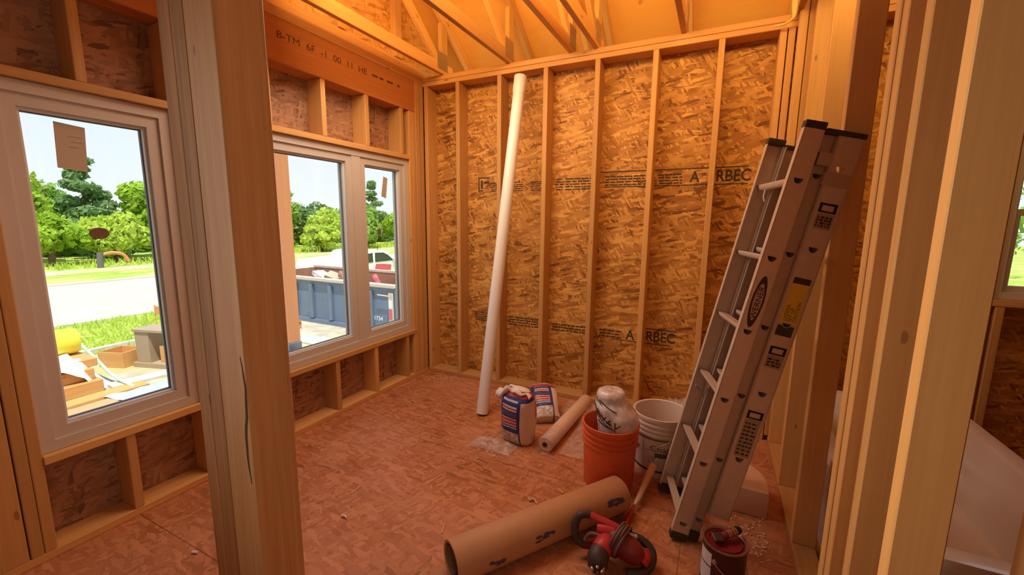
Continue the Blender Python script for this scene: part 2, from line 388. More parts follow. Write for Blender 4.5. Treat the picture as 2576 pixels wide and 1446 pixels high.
# ------------------------------------------------------------------ room shell
H = 2.71; W = 2.87
def board(name, parent, x0, x1, y0, y1, z0, z1, m=None, bev=0.003):
    c = ((x0+x1)/2, (y0+y1)/2, (z0+z1)/2); bm = bmesh.new()
    add_box(bm, x0-c[0], x1-c[0], y0-c[1], y1-c[1], z0-c[2], z1-c[2])
    if bev: bevel_all(bm, bev)
    if m is None:
        d = (x1-x0, y1-y0, z1-z0); m = LUM['xyz'[d.index(max(d))]]
    return obj(name, bm, m, parent, c)
# floor
bm = bmesh.new(); add_box(bm, -0.15, 6.5, -8.0, 0.15, -0.03, 0.0)
fl = obj('floor', bm, OSB_FLOOR); fl['kind'] = 'structure'; fl['label'] = 'reddish strand board subfloor across the whole room'; fl['category'] = 'floor'

# back wall (stud faces at y = 0), goes on behind the next room
wb = struct('wall_back', 'back wall of open studs and strand board sheathing', 'wall')
board('bottom_plate', wb, 0.0, 6.4, 0.0, 0.14, 0.0, 0.038)
board('top_plate', wb, -0.14, 6.4, 0.0, 0.14, 2.634, 2.670)
board('top_plate', wb, -0.14, 6.4, 0.0, 0.14, 2.672, 2.71)
sx = [0.343+0.4064*k for k in range(6)]
for x in [0.006]+sx+[2.712, 2.756]: board('stud', wb, x, x+0.038, 0.0, 0.14, 0.038, 2.634)
for x in (3.05, 3.45, 4.74, 5.2, 5.6, 6.0): board('stud', wb, x, x+0.038, 0.0, 0.14, 0.038, 2.634)
for x in (3.765, 3.805): board('stud', wb, x, x+0.038, 0.0, 0.14, 0.038, 2.634)
board('sill_plate', wb, 3.845, 4.70, 0.0, 0.14, 1.022, 1.06, PALE['x'])
board('cripple_stud', wb, 3.87, 3.908, 0.0, 0.14, 0.038, 1.02)
board('cripple_stud', wb, 4.28, 4.318, 0.0, 0.14, 0.038, 1.02)
board('header', wb, 3.845, 4.70, 0.0, 0.14, 2.10, 2.35, LVL)
xs = [-0.151, 1.165, 2.384, 3.603]
def sheet(parent, x0, x1, z0, z1): 
    bm = bmesh.new(); add_box(bm, x0+.0015, x1-.0015, 0.14, 0.151, z0+.0015, z1-.0015); return obj('sheathing_panel', bm, OSB_XZ, parent)
for a, b in zip(xs, xs[1:]):
    sheet(wb, a, b, -0.03, 2.41); sheet(wb, a, b, 2.41, 2.71)
sheet(wb, 3.603, 3.84, -0.03, 2.41); sheet(wb, 3.84, 4.70, -0.03, 1.06); sheet(wb, 3.84, 4.70, 2.10, 2.41); sheet(wb, 4.70, 6.4, -0.03, 2.41); sheet(wb, 3.603, 6.4, 2.41, 2.71)
# printed stamps on the sheathing
XZ = lambda x, z: Matrix(((1, 0, 0, x), (0, 0, -1, 0.1396), (0, 1, 0, z), (0, 0, 0, 1)))
for t_, x_, z_ in (('A', 2.252, 1.752), ('RBEC', 2.418, 1.752), ('A', 1.862, 0.535), ('RBEC', 2.012, 0.545)): text_obj('stamp_lettering', t_, 0.108, DARKINK, wb, XZ(x_, z_), 0.0006, 'LEFT', 0.86, 0.0018)
def stamp_lines(spans, z0, z1, rows, seed):
    rnd = random.Random(seed); bm = bmesh.new()
    for (x0, x1) in spans:
        for r in range(rows):
            z = z1-(z1-z0)*(r+0.5)/rows; h = (z1-z0)/rows*0.52; x = x0+rnd.random()*0.015
            while x < x1-0.01:
                w = min(x1-x, rnd.uniform(0.012, 0.06)); add_box(bm, x, x+w, 0.1392, 0.1399, z-h/2, z+h/2*rnd.uniform(0.6, 1)); x += w+rnd.uniform(0.004, 0.012)
    return obj('stamp_print', bm, DARKINK, wb)
stamp_lines([(0.615, 0.735), (0.80, 0.93), (1.00, 1.14)], 1.715, 1.80, 5, 1)
stamp_lines([(1.22, 1.30), (1.31, 1.54)], 1.712, 1.815, 5, 2)
stamp_lines([(1.63, 1.96), (2.03, 2.20)], 1.738, 1.82, 4, 3)
stamp_lines([(0.44, 0.70)], 0.53, 0.62, 5, 4)
stamp_lines([(0.80, 1.14)], 0.525, 0.615, 4, 5)
stamp_lines([(1.22, 1.54), (1.64, 1.82)], 0.525, 0.60, 3, 6)
bm = bmesh.new()
for (x0, x1, z0, z1) in ((0.49, 0.50, 1.72, 1.845), (0.50, 0.535, 1.725, 1.735), (0.50, 0.60, 1.835, 1.845), (0.515, 0.535, 1.745, 1.82), (0.55, 0.60, 1.79, 1.81),
                         (1.60, 2.62, 1.842, 1.850), (2.05, 2.62, 1.728, 1.735), (1.63, 2.05, 1.728, 1.735), (1.98, 2.24, 0.635, 0.642), (1.75, 2.2, 0.518, 0.524)):
    add_box(bm, x0, x1, 0.1392, 0.1399, z0, z1)
obj('stamp_border', bm, DARKINK, wb)

# left wall (stud faces at x = 0) with two window openings
wl = struct('wall_left', 'window wall with header, cripple studs and two openings', 'wall')
board('bottom_plate', wl, -0.14, 0.0, -8.0, -0.002, 0.0, 0.038)
board('top_plate', wl, -0.14, 0.0, -8.0, 0.0, 2.650, 2.71, LUM['y'])
board('header', wl, -0.075, 0.0, -3.4, -0.118, 2.392, 2.649, LVL)
board('header', wl, -0.14, -0.078, -3.4, -0.118, 2.392, 2.649, LVL)
for y0, y1 in ((-0.040, -0.002), (-0.078, -0.040), (-0.117, -0.079)): board('stud', wl, -0.14, 0.0, y0, y1, 0.038, 2.65)
for y0, y1 in ((-0.166, -0.128), (-0.205, -0.167), (-1.66, -1.622), (-1.70, -1.662), (-1.952, -1.992), (-1.99+0.04, -1.95+0.04), (-2.645, -2.607), (-2.685, -2.647)):
    y0, y1 = min(y0, y1), max(y0, y1); board('stud', wl, -0.14, 0.0, y0, y1, 0.038, 2.39)
for y in (-2.78, -3.19, -3.6, -4.0): board('stud', wl, -0.14, 0.0, y, y+0.09, 0.038, 2.39 if y > -3.4 else 2.65)
# sills, opening heads and cripples
for (a, b) in ((-1.621, -0.166), (-2.606, -1.993)):
    board('sill_plate', wl, -0.14, 0.006, a, b, 0.421, 0.459, PALE['y'])
    board('opening_head', wl, -0.14, 0.0, a, b if b < -1 else -0.206, 1.982, 2.020)
for y in (-0.312, -0.705, -1.10, -1.50, -2.335):
    board('cripple_stud', wl, -0.14, 0.0, y, y+0.038, 0.038, 0.421); board('cripple_stud', wl, -0.14, 0.0, y, y+0.038, 2.020, 2.391)
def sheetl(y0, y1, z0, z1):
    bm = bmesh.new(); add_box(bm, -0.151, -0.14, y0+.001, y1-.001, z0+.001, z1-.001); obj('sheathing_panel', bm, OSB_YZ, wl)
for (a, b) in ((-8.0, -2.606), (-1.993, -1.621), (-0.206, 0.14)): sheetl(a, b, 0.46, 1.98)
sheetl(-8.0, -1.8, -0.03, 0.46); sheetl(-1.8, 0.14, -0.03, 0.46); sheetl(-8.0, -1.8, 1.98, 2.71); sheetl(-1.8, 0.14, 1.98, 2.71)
# faint printing on the header
YZ = lambda y, z, x=0.0006: Matrix(((0, 0, 1, x), (1, 0, 0, y), (0, 1, 0, z), (0, 0, 0, 1)))
text_obj('header_print', 'B-TM  6F  -1  00  11  HE', 0.058, HEADINK, wl, YZ(-1.40, 2.535), 0.0006, 'LEFT', 1.25)
bm = bmesh.new()
for (y, w) in ((-0.62, 0.06), (-0.54, 0.04), (-0.46, 0.07), (-0.34, 0.03)): add_box(bm, 0.0, 0.0007, y, y+w, 2.545, 2.56)
obj('header_print', bm, HEADINK, wl)
# gable framing above the window wall
RIDGE_Y = -5.0
def roof_z(y): return 3.24-0.66*y if y > RIDGE_Y else 3.24-0.66*RIDGE_Y+0.66*(y-RIDGE_Y)
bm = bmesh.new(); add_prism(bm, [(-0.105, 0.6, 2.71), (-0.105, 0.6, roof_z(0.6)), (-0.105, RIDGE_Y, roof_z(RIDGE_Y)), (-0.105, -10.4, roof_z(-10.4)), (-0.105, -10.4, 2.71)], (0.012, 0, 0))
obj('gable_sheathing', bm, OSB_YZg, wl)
board('gable_chord', wl, -0.092, -0.054, -8.0, 0.14, 2.711, 2.80, TRUSS if False else LUM['y'])
for y, w in ((-0.88, 0.065), (-0.30, 0.085), (-1.50, 0.065), (-2.1, 0.065), (-2.7, 0.065)):
    board('gable_stud', wl, -0.092, -0.040, y, y+w, 2.80, roof_z(y+w)-0.10)

# right partition (stud faces at x = 2.80)
wr = struct('wall_right', 'open stud partition with bright edges beside the ladder', 'wall')
board('bottom_plate', wr, W, W+0.090, -8.0, -0.05, 0.0, 0.038)
board('top_plate', wr, W, W+0.090, -8.0, -0.05, 3.02, 3.058); board('top_plate', wr, W, W+0.090, -8.0, -0.05, 3.06, 3.098)
for y in (-0.135, -0.648, -1.122, -1.610, -1.677, -1.842, -2.070): board('stud', wr, W, W+0.090, y, y+0.046, 0.038, 3.02, PALE['z'])
board('corner_stud', wr, 2.800, 2.846, -0.046, -0.004, 0.0, 3.02, PALE['z']); board('corner_stud', wr, 2.850, 2.895, -0.046, -0.004, 0.038, 3.02)
# short stub wall at the end of the tub in the next room
wt = struct('wall_bath', 'stub of framing at the near end of the white tub', 'wall')
board('stud', wt, 3.262, 3.300, -1.765, -1.676, 0.038, 3.02, PALE['z']); board('stud', wt, 2.99, 3.028, -1.765, -1.676, 0.038, 3.02)
board('bottom_plate', wt, 2.98, 3.75, -1.765, -1.676, 0.0, 0.038); board('top_plate', wt, 2.98, 3.75, -1.765, -1.676, 3.02, 3.058)

# walls that close the rest of the house behind the camera
bm = bmesh.new(); add_box(bm, -0.15, 6.4, -8.15, -8.0, 0.0, 4.45); o = obj('wall_rear', bm, OSB_XZ); o['kind'] = 'structure'; o['label'] = 'strand board wall at the rear of the house'; o['category'] = 'wall'
bm = bmesh.new(); add_prism(bm, [(6.4, 0.15, 0.0), (6.4, 0.15, 3.1), (6.4, RIDGE_Y, roof_z(RIDGE_Y)-0.02), (6.4, -8.0, 4.45), (6.4, -8.0, 0.0)], (0.1, 0, 0)); o = obj('wall_side', bm, OSB_YZ); o['kind'] = 'structure'; o['label'] = 'strand board wall on the far side of the next room'; o['category'] = 'wall'
# roof deck seen between the trusses
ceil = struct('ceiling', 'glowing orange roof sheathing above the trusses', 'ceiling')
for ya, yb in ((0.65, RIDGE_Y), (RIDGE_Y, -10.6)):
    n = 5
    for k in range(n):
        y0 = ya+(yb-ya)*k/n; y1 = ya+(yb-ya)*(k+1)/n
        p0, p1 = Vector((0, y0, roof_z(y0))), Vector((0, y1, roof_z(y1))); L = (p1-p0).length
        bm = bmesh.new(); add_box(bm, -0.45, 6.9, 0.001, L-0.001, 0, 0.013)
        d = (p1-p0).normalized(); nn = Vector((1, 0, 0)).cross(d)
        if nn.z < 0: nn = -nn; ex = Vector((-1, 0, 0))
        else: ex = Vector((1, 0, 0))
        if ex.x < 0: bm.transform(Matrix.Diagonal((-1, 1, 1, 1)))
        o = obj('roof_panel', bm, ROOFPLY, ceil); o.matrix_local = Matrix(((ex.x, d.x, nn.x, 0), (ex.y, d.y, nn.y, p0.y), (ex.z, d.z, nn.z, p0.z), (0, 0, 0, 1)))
board('fascia', ceil, -0.45, 6.9, 0.61, 0.648, 2.66, 2.825, LUM['x'])
# trusses
def beam_yz(name, parent, x, p0, p1, depth, m=TRUSS, w=0.038):
    """board in the plane x = const from (y,z) p0 to p1, centre line"""
    a, b = Vector((x, p0[0], p0[1])), Vector((x, p1[0], p1[1])); L = (b-a).length; d = (b-a).normalized(); n = Vector((1, 0, 0)).cross(d)
    bm = bmesh.new(); add_box(bm, -L/2, L/2, -depth/2, depth/2, -w/2, w/2); bevel_all(bm, 0.003)
    o = obj(name, bm, m, parent); c = (a+b)/2
    o.matrix_local = Matrix(((d.x, n.x, 1, c.x), (d.y, n.y, 0, c.y), (d.z, n.z, 0, c.z), (0, 0, 0, 1))); return o
def truss():
    t = thing('roof_truss', '', 'roof truss', (0, 0, H), group='roof trusses over the room')
    beam_yz('bottom_chord', t, 0, (0.14, 0.045), (-10.0, 0.045), 0.089)
    n = -0.108*0.5
    zc = lambda y: roof_z(y)-H-0.056
    beam_yz('top_chord', t, 0, (0.60, zc(0.60)), (RIDGE_Y, zc(RIDGE_Y)), 0.089)
    beam_yz('top_chord', t, 0, (RIDGE_Y, zc(RIDGE_Y)), (-10.4, zc(-10.4)), 0.089)
    beam_yz('heel_web', t, 0, (0.02, 0.09), (0.02, zc(0.02)-0.05), 0.089)
    beam_yz('web', t, 0, (-0.07, 0.10), (-2.45, zc(-2.45)-0.06), 0.064)
    beam_yz('web', t, 0, (-2.55, 0.10), (-2.55, zc(-2.55)-0.06), 0.089)
    bm = bmesh.new()
    for sx_ in (-0.021, 0.0195): add_box(bm, sx_, sx_+0.0015, -0.085, 0.06, 0.03, 0.17)
    obj('nail_plate', bm, STEEL, t); return t
tl = ['roof truss nearest the window wall, landing close to the corner', 'second roof truss out from the window wall, above the white pipe',
      'third roof truss from the window wall, left one of a close pair', 'fourth roof truss from the window wall, right one of a close pair',
      'fifth roof truss, alone over the right half of the back wall', 'last roof truss, over the corner by the studs of the right partition']
t0 = truss()
for i, (x, lab) in enumerate(zip((0.205, 0.848, 1.37, 1.563, 2.158, 2.80), tl)):
    if i == 0: t = t0
    else:
        t = t0.copy(); COL.objects.link(t)
        for ch in list(t0.children):
            c = ch.copy(); COL.objects.link(c); c.parent = t
    t.location.x = x; t['label'] = lab

# ------------------------------------------------------------------ windows
def ring_yz(bm, y0, y1, z0, z1, w, x0, x1):
    add_box(bm, x0, x1, y0, y1, z0, z0+w); add_box(bm, x0, x1, y0, y1, z1-w, z1)
    add_box(bm, x0, x1, y0, y0+w, z0+w, z1-w); add_box(bm, x0, x1, y1-w, y1, z0+w, z1-w)
def unit_yz(parent, y0, y1, z0, z1):
    """one sash: vinyl ring, pale bead, dark gasket, pane"""
    bm = bmesh.new(); ring_yz(bm, y0, y1, z0, z1, 0.052, -0.120, -0.036); s = obj('sash', bm, VINYL, parent)
    bm = bmesh.new(); ring_yz(bm, y0+0.052, y1-0.052, z0+0.052, z1-0.052, 0.011, -0.085, -0.052); obj('glazing_bead', bm, VINYLB, s)
    bm = bmesh.new(); ring_yz(bm, y0+0.063, y1-0.063, z0+0.063, z1-0.063, 0.005, -0.086, -0.072); obj('gasket', bm, GASKET, s)
    bm = bmesh.new(); add_box(bm, -0.083, -0.078, y0+0.06, y1-0.06, z0+0.06, z1-0.06); obj('glass_pane', bm, GLASS, parent)
def window_yz(name, lab, y0, y1, z0, z1, units):
    w = struct(name, lab, 'window')
    bm = bmesh.new(); ring_yz(bm, y0, y1, z0, z1, 0.046, -0.155, -0.024); obj('window_frame', bm, VINYL, w)
    for a, b in units: unit_yz(w, a, b, z0+0.044, z1-0.044)
    return w
w1 = window_yz('window_1', 'white framed window with a paper sticker, left of the timber post', -2.604, -1.995, 0.461, 1.980, [(-2.562, -2.037)])
w2 = window_yz('window_2', 'double window right of the timber post with a middle mullion', -1.619, -0.207, 0.461, 1.980, [(-1.577, -0.835), (-0.752, -0.249)])
bm = bmesh.new(); add_box(bm, -0.150, -0.028, -0.836, -0.751, 0.505, 1.936); obj('mullion', bm, VINYL, w2)
w3 = struct('window_3', 'white framed sash window of the next room', 'window')
def ring_xz(bm, x0, x1, z0, z1, w, y0, y1):
    add_box(bm, x0, x1, y0, y1, z0, z0+w); add_box(bm, x0, x1, y0, y1, z1-w, z1); add_box(bm, x0, x0+w, y0, y1, z0+w, z1-w); add_box(bm, x1-w, x1, y0, y1, z0+w, z1-w)
bm = bmesh.new(); ring_xz(bm, 3.847, 4.698, 1.062, 2.098, 0.04, 0.02, 0.155); obj('window_frame', bm, VINYL, w3)
bm = bmesh.new(); ring_xz(bm, 3.885, 4.66, 1.10, 1.55, 0.035, 0.05, 0.08); obj('sash', bm, VINYL, w3)
bm = bmesh.new(); ring_xz(bm, 3.885, 4.66, 1.515, 2.06, 0.035, 0.085, 0.115); obj('sash', bm, VINYL, w3)
bm = bmesh.new(); add_box(bm, 3.915, 4.63, 0.063, 0.067, 1.13, 1.52); obj('glass_pane', bm, GLASS, w3)
bm = bmesh.new(); add_box(bm, 3.915, 4.63, 0.098, 0.102, 1.545, 2.03); obj('glass_pane', bm, GLASS, w3)
# stickers on the glass
def sticker(name, lab, poly, m, cat='sticker'):
    bm = bmesh.new(); add_prism(bm, [(-0.0775, y, z) for y, z in poly], (0.0012, 0, 0)); return tag(obj(name, bm, m), lab, cat)
s1 = sticker('window_sticker', 'tan paper label stuck high on the left window pane', [(-2.398, 1.852), (-2.300, 1.843), (-2.310, 1.652), (-2.405, 1.662)], TAN)
bm = bmesh.new()
for k, (a, b) in enumerate(((-2.36, -2.315), (-2.35, -2.315), (-2.36, -2.33))): add_box(bm, -0.0762, -0.0757, a, b, 1.795-0.022*k, 1.799-0.022*k)
obj('fine_print', bm, SILVERLAB, s1)
sticker('glass_mark', 'dark brown oval mark on the left window pane, below the paper label', [(-2.30+0.036*math.cos(a), 1.382+0.026*math.sin(a)) for a in [2*PI*k/20 for k in range(20)]], plain('brown_cork', (0.20, 0.11, 0.07), 0.7, 0, 0.3, 40), 'mark')
sticker('window_sticker', 'narrow tan label tilted on the right pane of the double window', [(-0.455, 1.818), (-0.408, 1.806), (-0.432, 1.640), (-0.487, 1.655)], TAN)
sticker('glass_mark', 'small dark oval mark on the right pane of the double window', [(-0.525+0.022*math.cos(a), 1.362+0.026*math.sin(a)) for a in [2*PI*k/16 for k in range(16)]], plain('grey_mark', (0.16, 0.13, 0.09), 0.7), 'mark')

# ------------------------------------------------------------------ timber post in the foreground
po = thing('support_post', 'tall built-up timber post standing between the two windows', 'post', (1.216, -2.467, 0))
board('timber', po, -0.140, 0.0, 0.0, 0.146, 0.0, H, POSTM, 0.004)
board('timber', po, -0.214, -0.1435, 0.003, 0.146, 0.0, H, POSTD, 0.004)
board('timber', po, -0.285, -0.2155, 0.006, 0.146, 0.0, H, POSTD, 0.004)
bm = bmesh.new(); rnd = random.Random(3)
prev = None; pts = []
for k in range(14):
    z = 0.62+0.42*k/13; pts.append((-0.022-0.010*math.sin(k*0.5)+0.004*rnd.random(), z, 0.0015+0.0045*math.sin(PI*k/13)))
L_ = [bm.verts.new((x-w, -0.0006, z)) for x, z, w in pts]; R_ = [bm.verts.new((x+w, -0.0006, z)) for x, z, w in pts]
for a, b, c, d in zip(L_, L_[1:], R_[1:], R_): bm.faces.new((a, b, c, d))
obj('split', bm, plain('split_shadow_wood', (0.05, 0.022, 0.01), 0.9), po)

# ------------------------------------------------------------------ white pipe leaning on the back wall
pb, pt = Vector((0.952, -0.593, 0.012)), Vector((0.985, -0.050, 2.575)); pd = (pt-pb)
pp = thing('pvc_pipe', 'long white plastic pipe leaning on the back wall between studs', 'pipe', pb)
A = axis_matrix((0, 0, 0), pd); L = pd.length
bm = bmesh.new(); add_lathe(bm, [(0.040, 0), (0.045, 0), (0.045, L-0.10), (0.040, L-0.10)], 28, A, 0, True); obj('pipe_wall', bm, PVC, pp, None, None, 40)
bm = bmesh.new(); add_lathe(bm, [(0.0455, L-0.135), (0.050, L-0.115), (0.050, L), (0.0455, L)], 28, A, 0, True); obj('socket_end', bm, PVC, pp, None, None, 40)

# ------------------------------------------------------------------ buckets
def bucket(t, m, rb, rt, h, ribs):
    bm = bmesh.new(); th = 0.0035
    pr = [(0, 0.004), (rb-0.012, 0.004), (rb-0.004, 0.0), (rb, 0.010)]
    for z in ribs:
        r = rb+(rt-rb)*z/h
        pr += [(r, z-0.006), (r+0.0075, z-0.0045), (r+0.0075, z+0.0045), (r, z+0.006)]
    pr += [(rt, h-0.022), (rt+0.007, h-0.020), (rt+0.008, h-0.002), (rt+0.003, h), (rt-th, h-0.004), (rb-th, 0.012), (0, 0.010)]
    add_lathe(bm, pr, 56); return obj('bucket_wall', bm, m, t, None, None, 30)
ob = thing('bucket', 'orange plastic bucket with a crumpled poly bag stuffed in it', 'bucket', (2.008, -0.985, 0))
bucket(ob, ORANGE, 0.136, 0.149, 0.365, (0.255, 0.285, 0.318))
def bail(t, h, r, m, droop, ang):
    bm = bmesh.new(); pts = []
    for k in range(25):
        a = PI*k/24; x = r*math.cos(a); yy = math.sin(a)
        pts.append((x, -yy*(r+0.004)-0.0*droop, h-droop*math.sin(a)))
    add_tube(bm, [Matrix.Rotation(ang, 3, 'Z') @ Vector(p) for p in pts], 0.0022, 8); obj('handle', bm, m, t, None, None, 60)
wbk = thing('bucket', 'white plastic bucket with printed label, behind the ladder foot', 'bucket', (2.245, -0.705, 0))
bucket(wbk, WHITEPL, 0.138, 0.152, 0.365, (0.262, 0.290, 0.318))
bm = bmesh.new(); add_lathe(bm, [(0.1488, 0.236), (0.1500, 0.236), (0.1500, 0.244), (0.1488, 0.244)], 56, None, 0, True); obj('label_stripe', bm, GREENINK, wbk)
bm = bmesh.new(); add_lathe(bm, [(0.1408, 0.040), (0.1420, 0.040), (0.1420, 0.050), (0.1408, 0.050)], 56, None, 0, True); obj('label_stripe', bm, BLACK, wbk)
def wrap_text(t, body, size, m, r, z, ang, slope=0.0):
    o = text_obj('label_lettering', body, size, m, t, Matrix.Identity(4), 0.0008, 'CENTER', 1.2)
    for v in o.data.vertices:
        a = ang+v.co.x/r; rr = r+slope*v.co.y+v.co.z; v.co = Vector((rr*math.cos(a), rr*math.sin(a), z+v.co.y))
    return o
def curved_patch(t, name, m, r0, r1, z0, z1, a0, a1, n=14):
    bm = bmesh.new(); A_ = [bm.verts.new((r0*math.cos(a0+(a1-a0)*k/n), r0*math.sin(a0+(a1-a0)*k/n), z0)) for k in range(n+1)]
    B_ = [bm.verts.new((r1*math.cos(a0+(a1-a0)*k/n), r1*math.sin(a0+(a1-a0)*k/n), z1)) for k in range(n+1)]
    for k in range(n): bm.faces.new((A_[k], A_[k+1], B_[k+1], B_[k]))
    return obj(name, bm, m, t)
wrap_text(wbk, 'Chap', 0.046, GREENINK, 0.1485, 0.172, -1.42, 0.038)
curved_patch(wbk, 'printed_block', GREENINK, 0.1474, 0.1484, 0.135, 0.162, -1.62, -1.18)
curved_patch(wbk, 'printed_block', LABELW, 0.1436, 0.1492, 0.055, 0.225, -2.75, -2.12)
wrap_text(wbk, 'V', 0.05, BLACK, 0.1490, 0.145, -2.42, 0.038)
bail(wbk, 0.250, 0.155, STEEL, 0.10, -1.05)

def crumple(bm, amt, sc, seed):
    rnd = random.Random(seed); ph = [(Vector((rnd.uniform(-1, 1), rnd.uniform(-1, 1), rnd.uniform(-1, 1))).normalized()*rnd.uniform(0.6, 1.6)*sc, rnd.uniform(0, 6.28)) for _ in range(14)]
    bm.normal_update(); nr = {v: v.normal.copy() for v in bm.verts}
    for v in bm.verts:
        s = sum(abs(math.sin(v.co.dot(d)+p)) for d, p in ph)/len(ph)-0.63
        v.co += nr[v]*s*amt
# poly bag standing in the orange bucket
pbag = thing('plastic_bag', 'crumpled white poly bag with dark print, poking out of the orange bucket', 'bag', (2.030, -0.985, 0.135))
BR = [(0, 0.0), (0.06, 0.004), (0.095, 0.03), (0.102, 0.10), (0.106, 0.20), (0.112, 0.25), (0.108, 0.30), (0.094, 0.335), (0.080, 0.352), (0.079, 0.368), (0.080, 0.390), (0.066, 0.410), (0.03, 0.414), (0, 0.408)]
def bag_r(z):
    for (ra, za), (rb, zb) in zip(BR, BR[1:]):
        if za <= z <= zb: return ra+(rb-ra)*(z-za)/(zb-za)
    return 0.1
def bag_lean(z): return -0.045*min(1, max(0, (z-0.27)/0.09))+0.018
bm = bmesh.new(); add_lathe(bm, BR, 64)
bmesh.ops.subdivide_edges(bm, edges=list(bm.edges), cuts=1, use_grid_fill=True)
for v in bm.verts: v.co.x += bag_lean(v.co.z)
crumple(bm, 0.020, 46, 5); obj('bag_body', bm, BAGPL, pbag, None, None, 180)
def bag_pt(a, z, off=0.006): r = bag_r(z)+off; return Vector((r*math.cos(a)+bag_lean(z), r*math.sin(a), z))
def bag_print(t, body, size, ang, z, rot):
    o = text_obj('bag_print', body, size, BLACK, t, Matrix.Rotation(rot, 4, 'Z'), 0.0008, 'CENTER', 1.1)
    for v in o.data.vertices: v.co = bag_pt(ang+v.co.x/0.11, z+v.co.y, 0.006+v.co.z)
bag_print(pbag, 'RVAV', 0.052, -1.95, 0.262, -0.45)
bm = bmesh.new()
for k, (a0, a1, z0, dz, w) in enumerate(((-2.75, -1.75, 0.330, -0.075, 0.0030), (-2.75, -1.45, 0.290, -0.065, 0.0022), (-2.2, -1.2, 0.368, -0.045, 0.0026), (-2.55, -1.6, 0.255, -0.02, 0.0030), (-2.6, -2.0, 0.372, -0.03, 0.002))):
    add_tube(bm, [bag_pt(a0+(a1-a0)*q/12, z0+dz*q/12, 0.003) for q in range(13)], w, 6)
obj('bag_print', bm, BLACK, pbag)
# clear plastic behind the white bucket
def film_sheet(name, lab, x0, x1, y0, y1, hgt, seed, n=26, zoff=0.004, m=None):
    rnd = random.Random(seed); bm = bmesh.new(); V = []
    ph = [(rnd.uniform(-1, 1)*55, rnd.uniform(-1, 1)*55, rnd.uniform(0, 6)) for _ in range(9)]
    for i in range(n+1):
        row = []
        for j in range(n+1):
            u, v = i/n, j/n; e = math.sin(PI*u)*math.sin(PI*v)
            x = x0+(x1-x0)*u; y = y0+(y1-y0)*v
            h = sum(abs(math.sin(a*x+b*y+p)) for a, b, p in ph)/9
            jit = 0.16*math.sin(7*v+seed)*(x1-x0)*(0.5-abs(u-0.5)); jy = 0.16*math.sin(6*u+seed*2)*(y1-y0)*(0.5-abs(v-0.5))
            row.append(bm.verts.new((x+jit-(x0+x1)/2, y+jy-(y0+y1)/2, zoff+hgt*(0.08+0.92*e**0.6)*h)))
        V.append(row)
    for i in range(n):
        for j in range(n): bm.faces.new((V[i][j], V[i+1][j], V[i+1][j+1], V[i][j+1]))
    o = obj(name, bm, m or FILM, None, ((x0+x1)/2, (y0+y1)/2, 0), None, 180); return tag(o, lab, 'plastic sheet')
film_sheet('plastic_film', 'clear crumpled plastic behind the white bucket at the wall', 2.10, 2.58, -0.52, -0.06, 0.40, 4)
film_sheet('plastic_film', 'clear crumpled plastic lying in front of the blue bag', 1.10, 1.40, -1.03, -0.90, 0.07, 8)
film_sheet('plastic_film', 'thin clear plastic trailing beside the roll of film', 1.665, 1.86, -0.86, -0.10, 0.09, 13)
film_sheet('plastic_film', 'thin reddish clear plastic on the floor behind the orange bucket', 1.46, 1.98, -0.40, -0.05, 0.06, 21)

# ------------------------------------------------------------------ bags of mix
def bag_mat():
    m = N('blue_printed_bag'); g = m.coords('Generated'); sp = m.n('SeparateXYZ'); m.l(g, sp.inputs[0]); z, x, y = sp.outputs[2], sp.outputs[0], sp.outputs[1]
    BL, RD, WH, GY = (0.030, 0.045, 0.20), (0.62, 0.055, 0.035), (0.74, 0.62, 0.55), (0.13, 0.10, 0.13)
    base = m.ramp(z, [(0, WH), (0.06, WH), (0.245, BL), (0.86, RD), (0.955, WH)], 'CONSTANT')
    base = m.mix(0.0, base, WH)
    txt = m.noise(m.mapping(g, (38, 1, 55)), 1.0, 1)
    def band(z0, z1): return m.math('MULTIPLY', m.math('GREATER_THAN', z, z0), m.math('LESS_THAN', z, z1))
    inx = m.math('MULTIPLY', m.math('GREATER_THAN', x, 0.14), m.math('LESS_THAN', x, 0.66))
    lines = None
    for z0, z1, c in ((0.80, 0.815, WH), (0.705, 0.725, WH), (0.675, 0.695, RD), (0.655, 0.665, WH), (0.505, 0.515, WH), (0.47, 0.495, RD), (0.445, 0.455, WH), (0.405, 0.43, RD), (0.385, 0.395, WH), (0.34, 0.35, WH)):
        k = m.math('MULTIPLY', m.math('MULTIPLY', band(z0-0.006, z1+0.006), inx), m.math('GREATER_THAN', txt, 0.40))
        base = m.mix(k, base, c)
    dk = m.math('MULTIPLY', band(0.55, 0.63), inx); base = m.mix(m.math('MULTIPLY', dk, 0.55), base, GY)
    colm = m.n('TexWave'); m.l(m.mapping(g, (14, 0, 0)), colm.inputs['Vector']); colm.inputs['Scale'].default_value = 1.0
    low = m.math('MULTIPLY', band(0.05, 0.235), m.math('GREATER_THAN', m.noise(m.mapping(g, (7, 1, 60)), 1.0, 1), 0.52)); base = m.mix(m.math('MULTIPLY', low, 0.7), base, GY)
    edge = m.math('MULTIPLY', m.math('GREATER_THAN', x, 0.71), m.math('LESS_THAN', x, 0.755)); edge = m.math('MULTIPLY', edge, m.math('LESS_THAN', z, 0.86)); base = m.mix(edge, base, BL)
    side = m.math('MULTIPLY', m.math('GREATER_THAN', x, 0.755), m.math('LESS_THAN', z, 0.80)); base = m.mix(side, base, (0.70, 0.52, 0.42))
    back = m.math('GREATER_THAN', y, 0.62); base = m.mix(back, base, (0.66, 0.44, 0.33))
    pat = m.math('MULTIPLY', back, m.math('MULTIPLY', band(0.45, 0.75), m.math('GREATER_THAN', x, 0.5))); base = m.mix(pat, base, RD)
    m.set(base, 0.42, 0, 0.4); m.bump(m.noise(g, 9, 3), 0.35, 0.01); return m.m
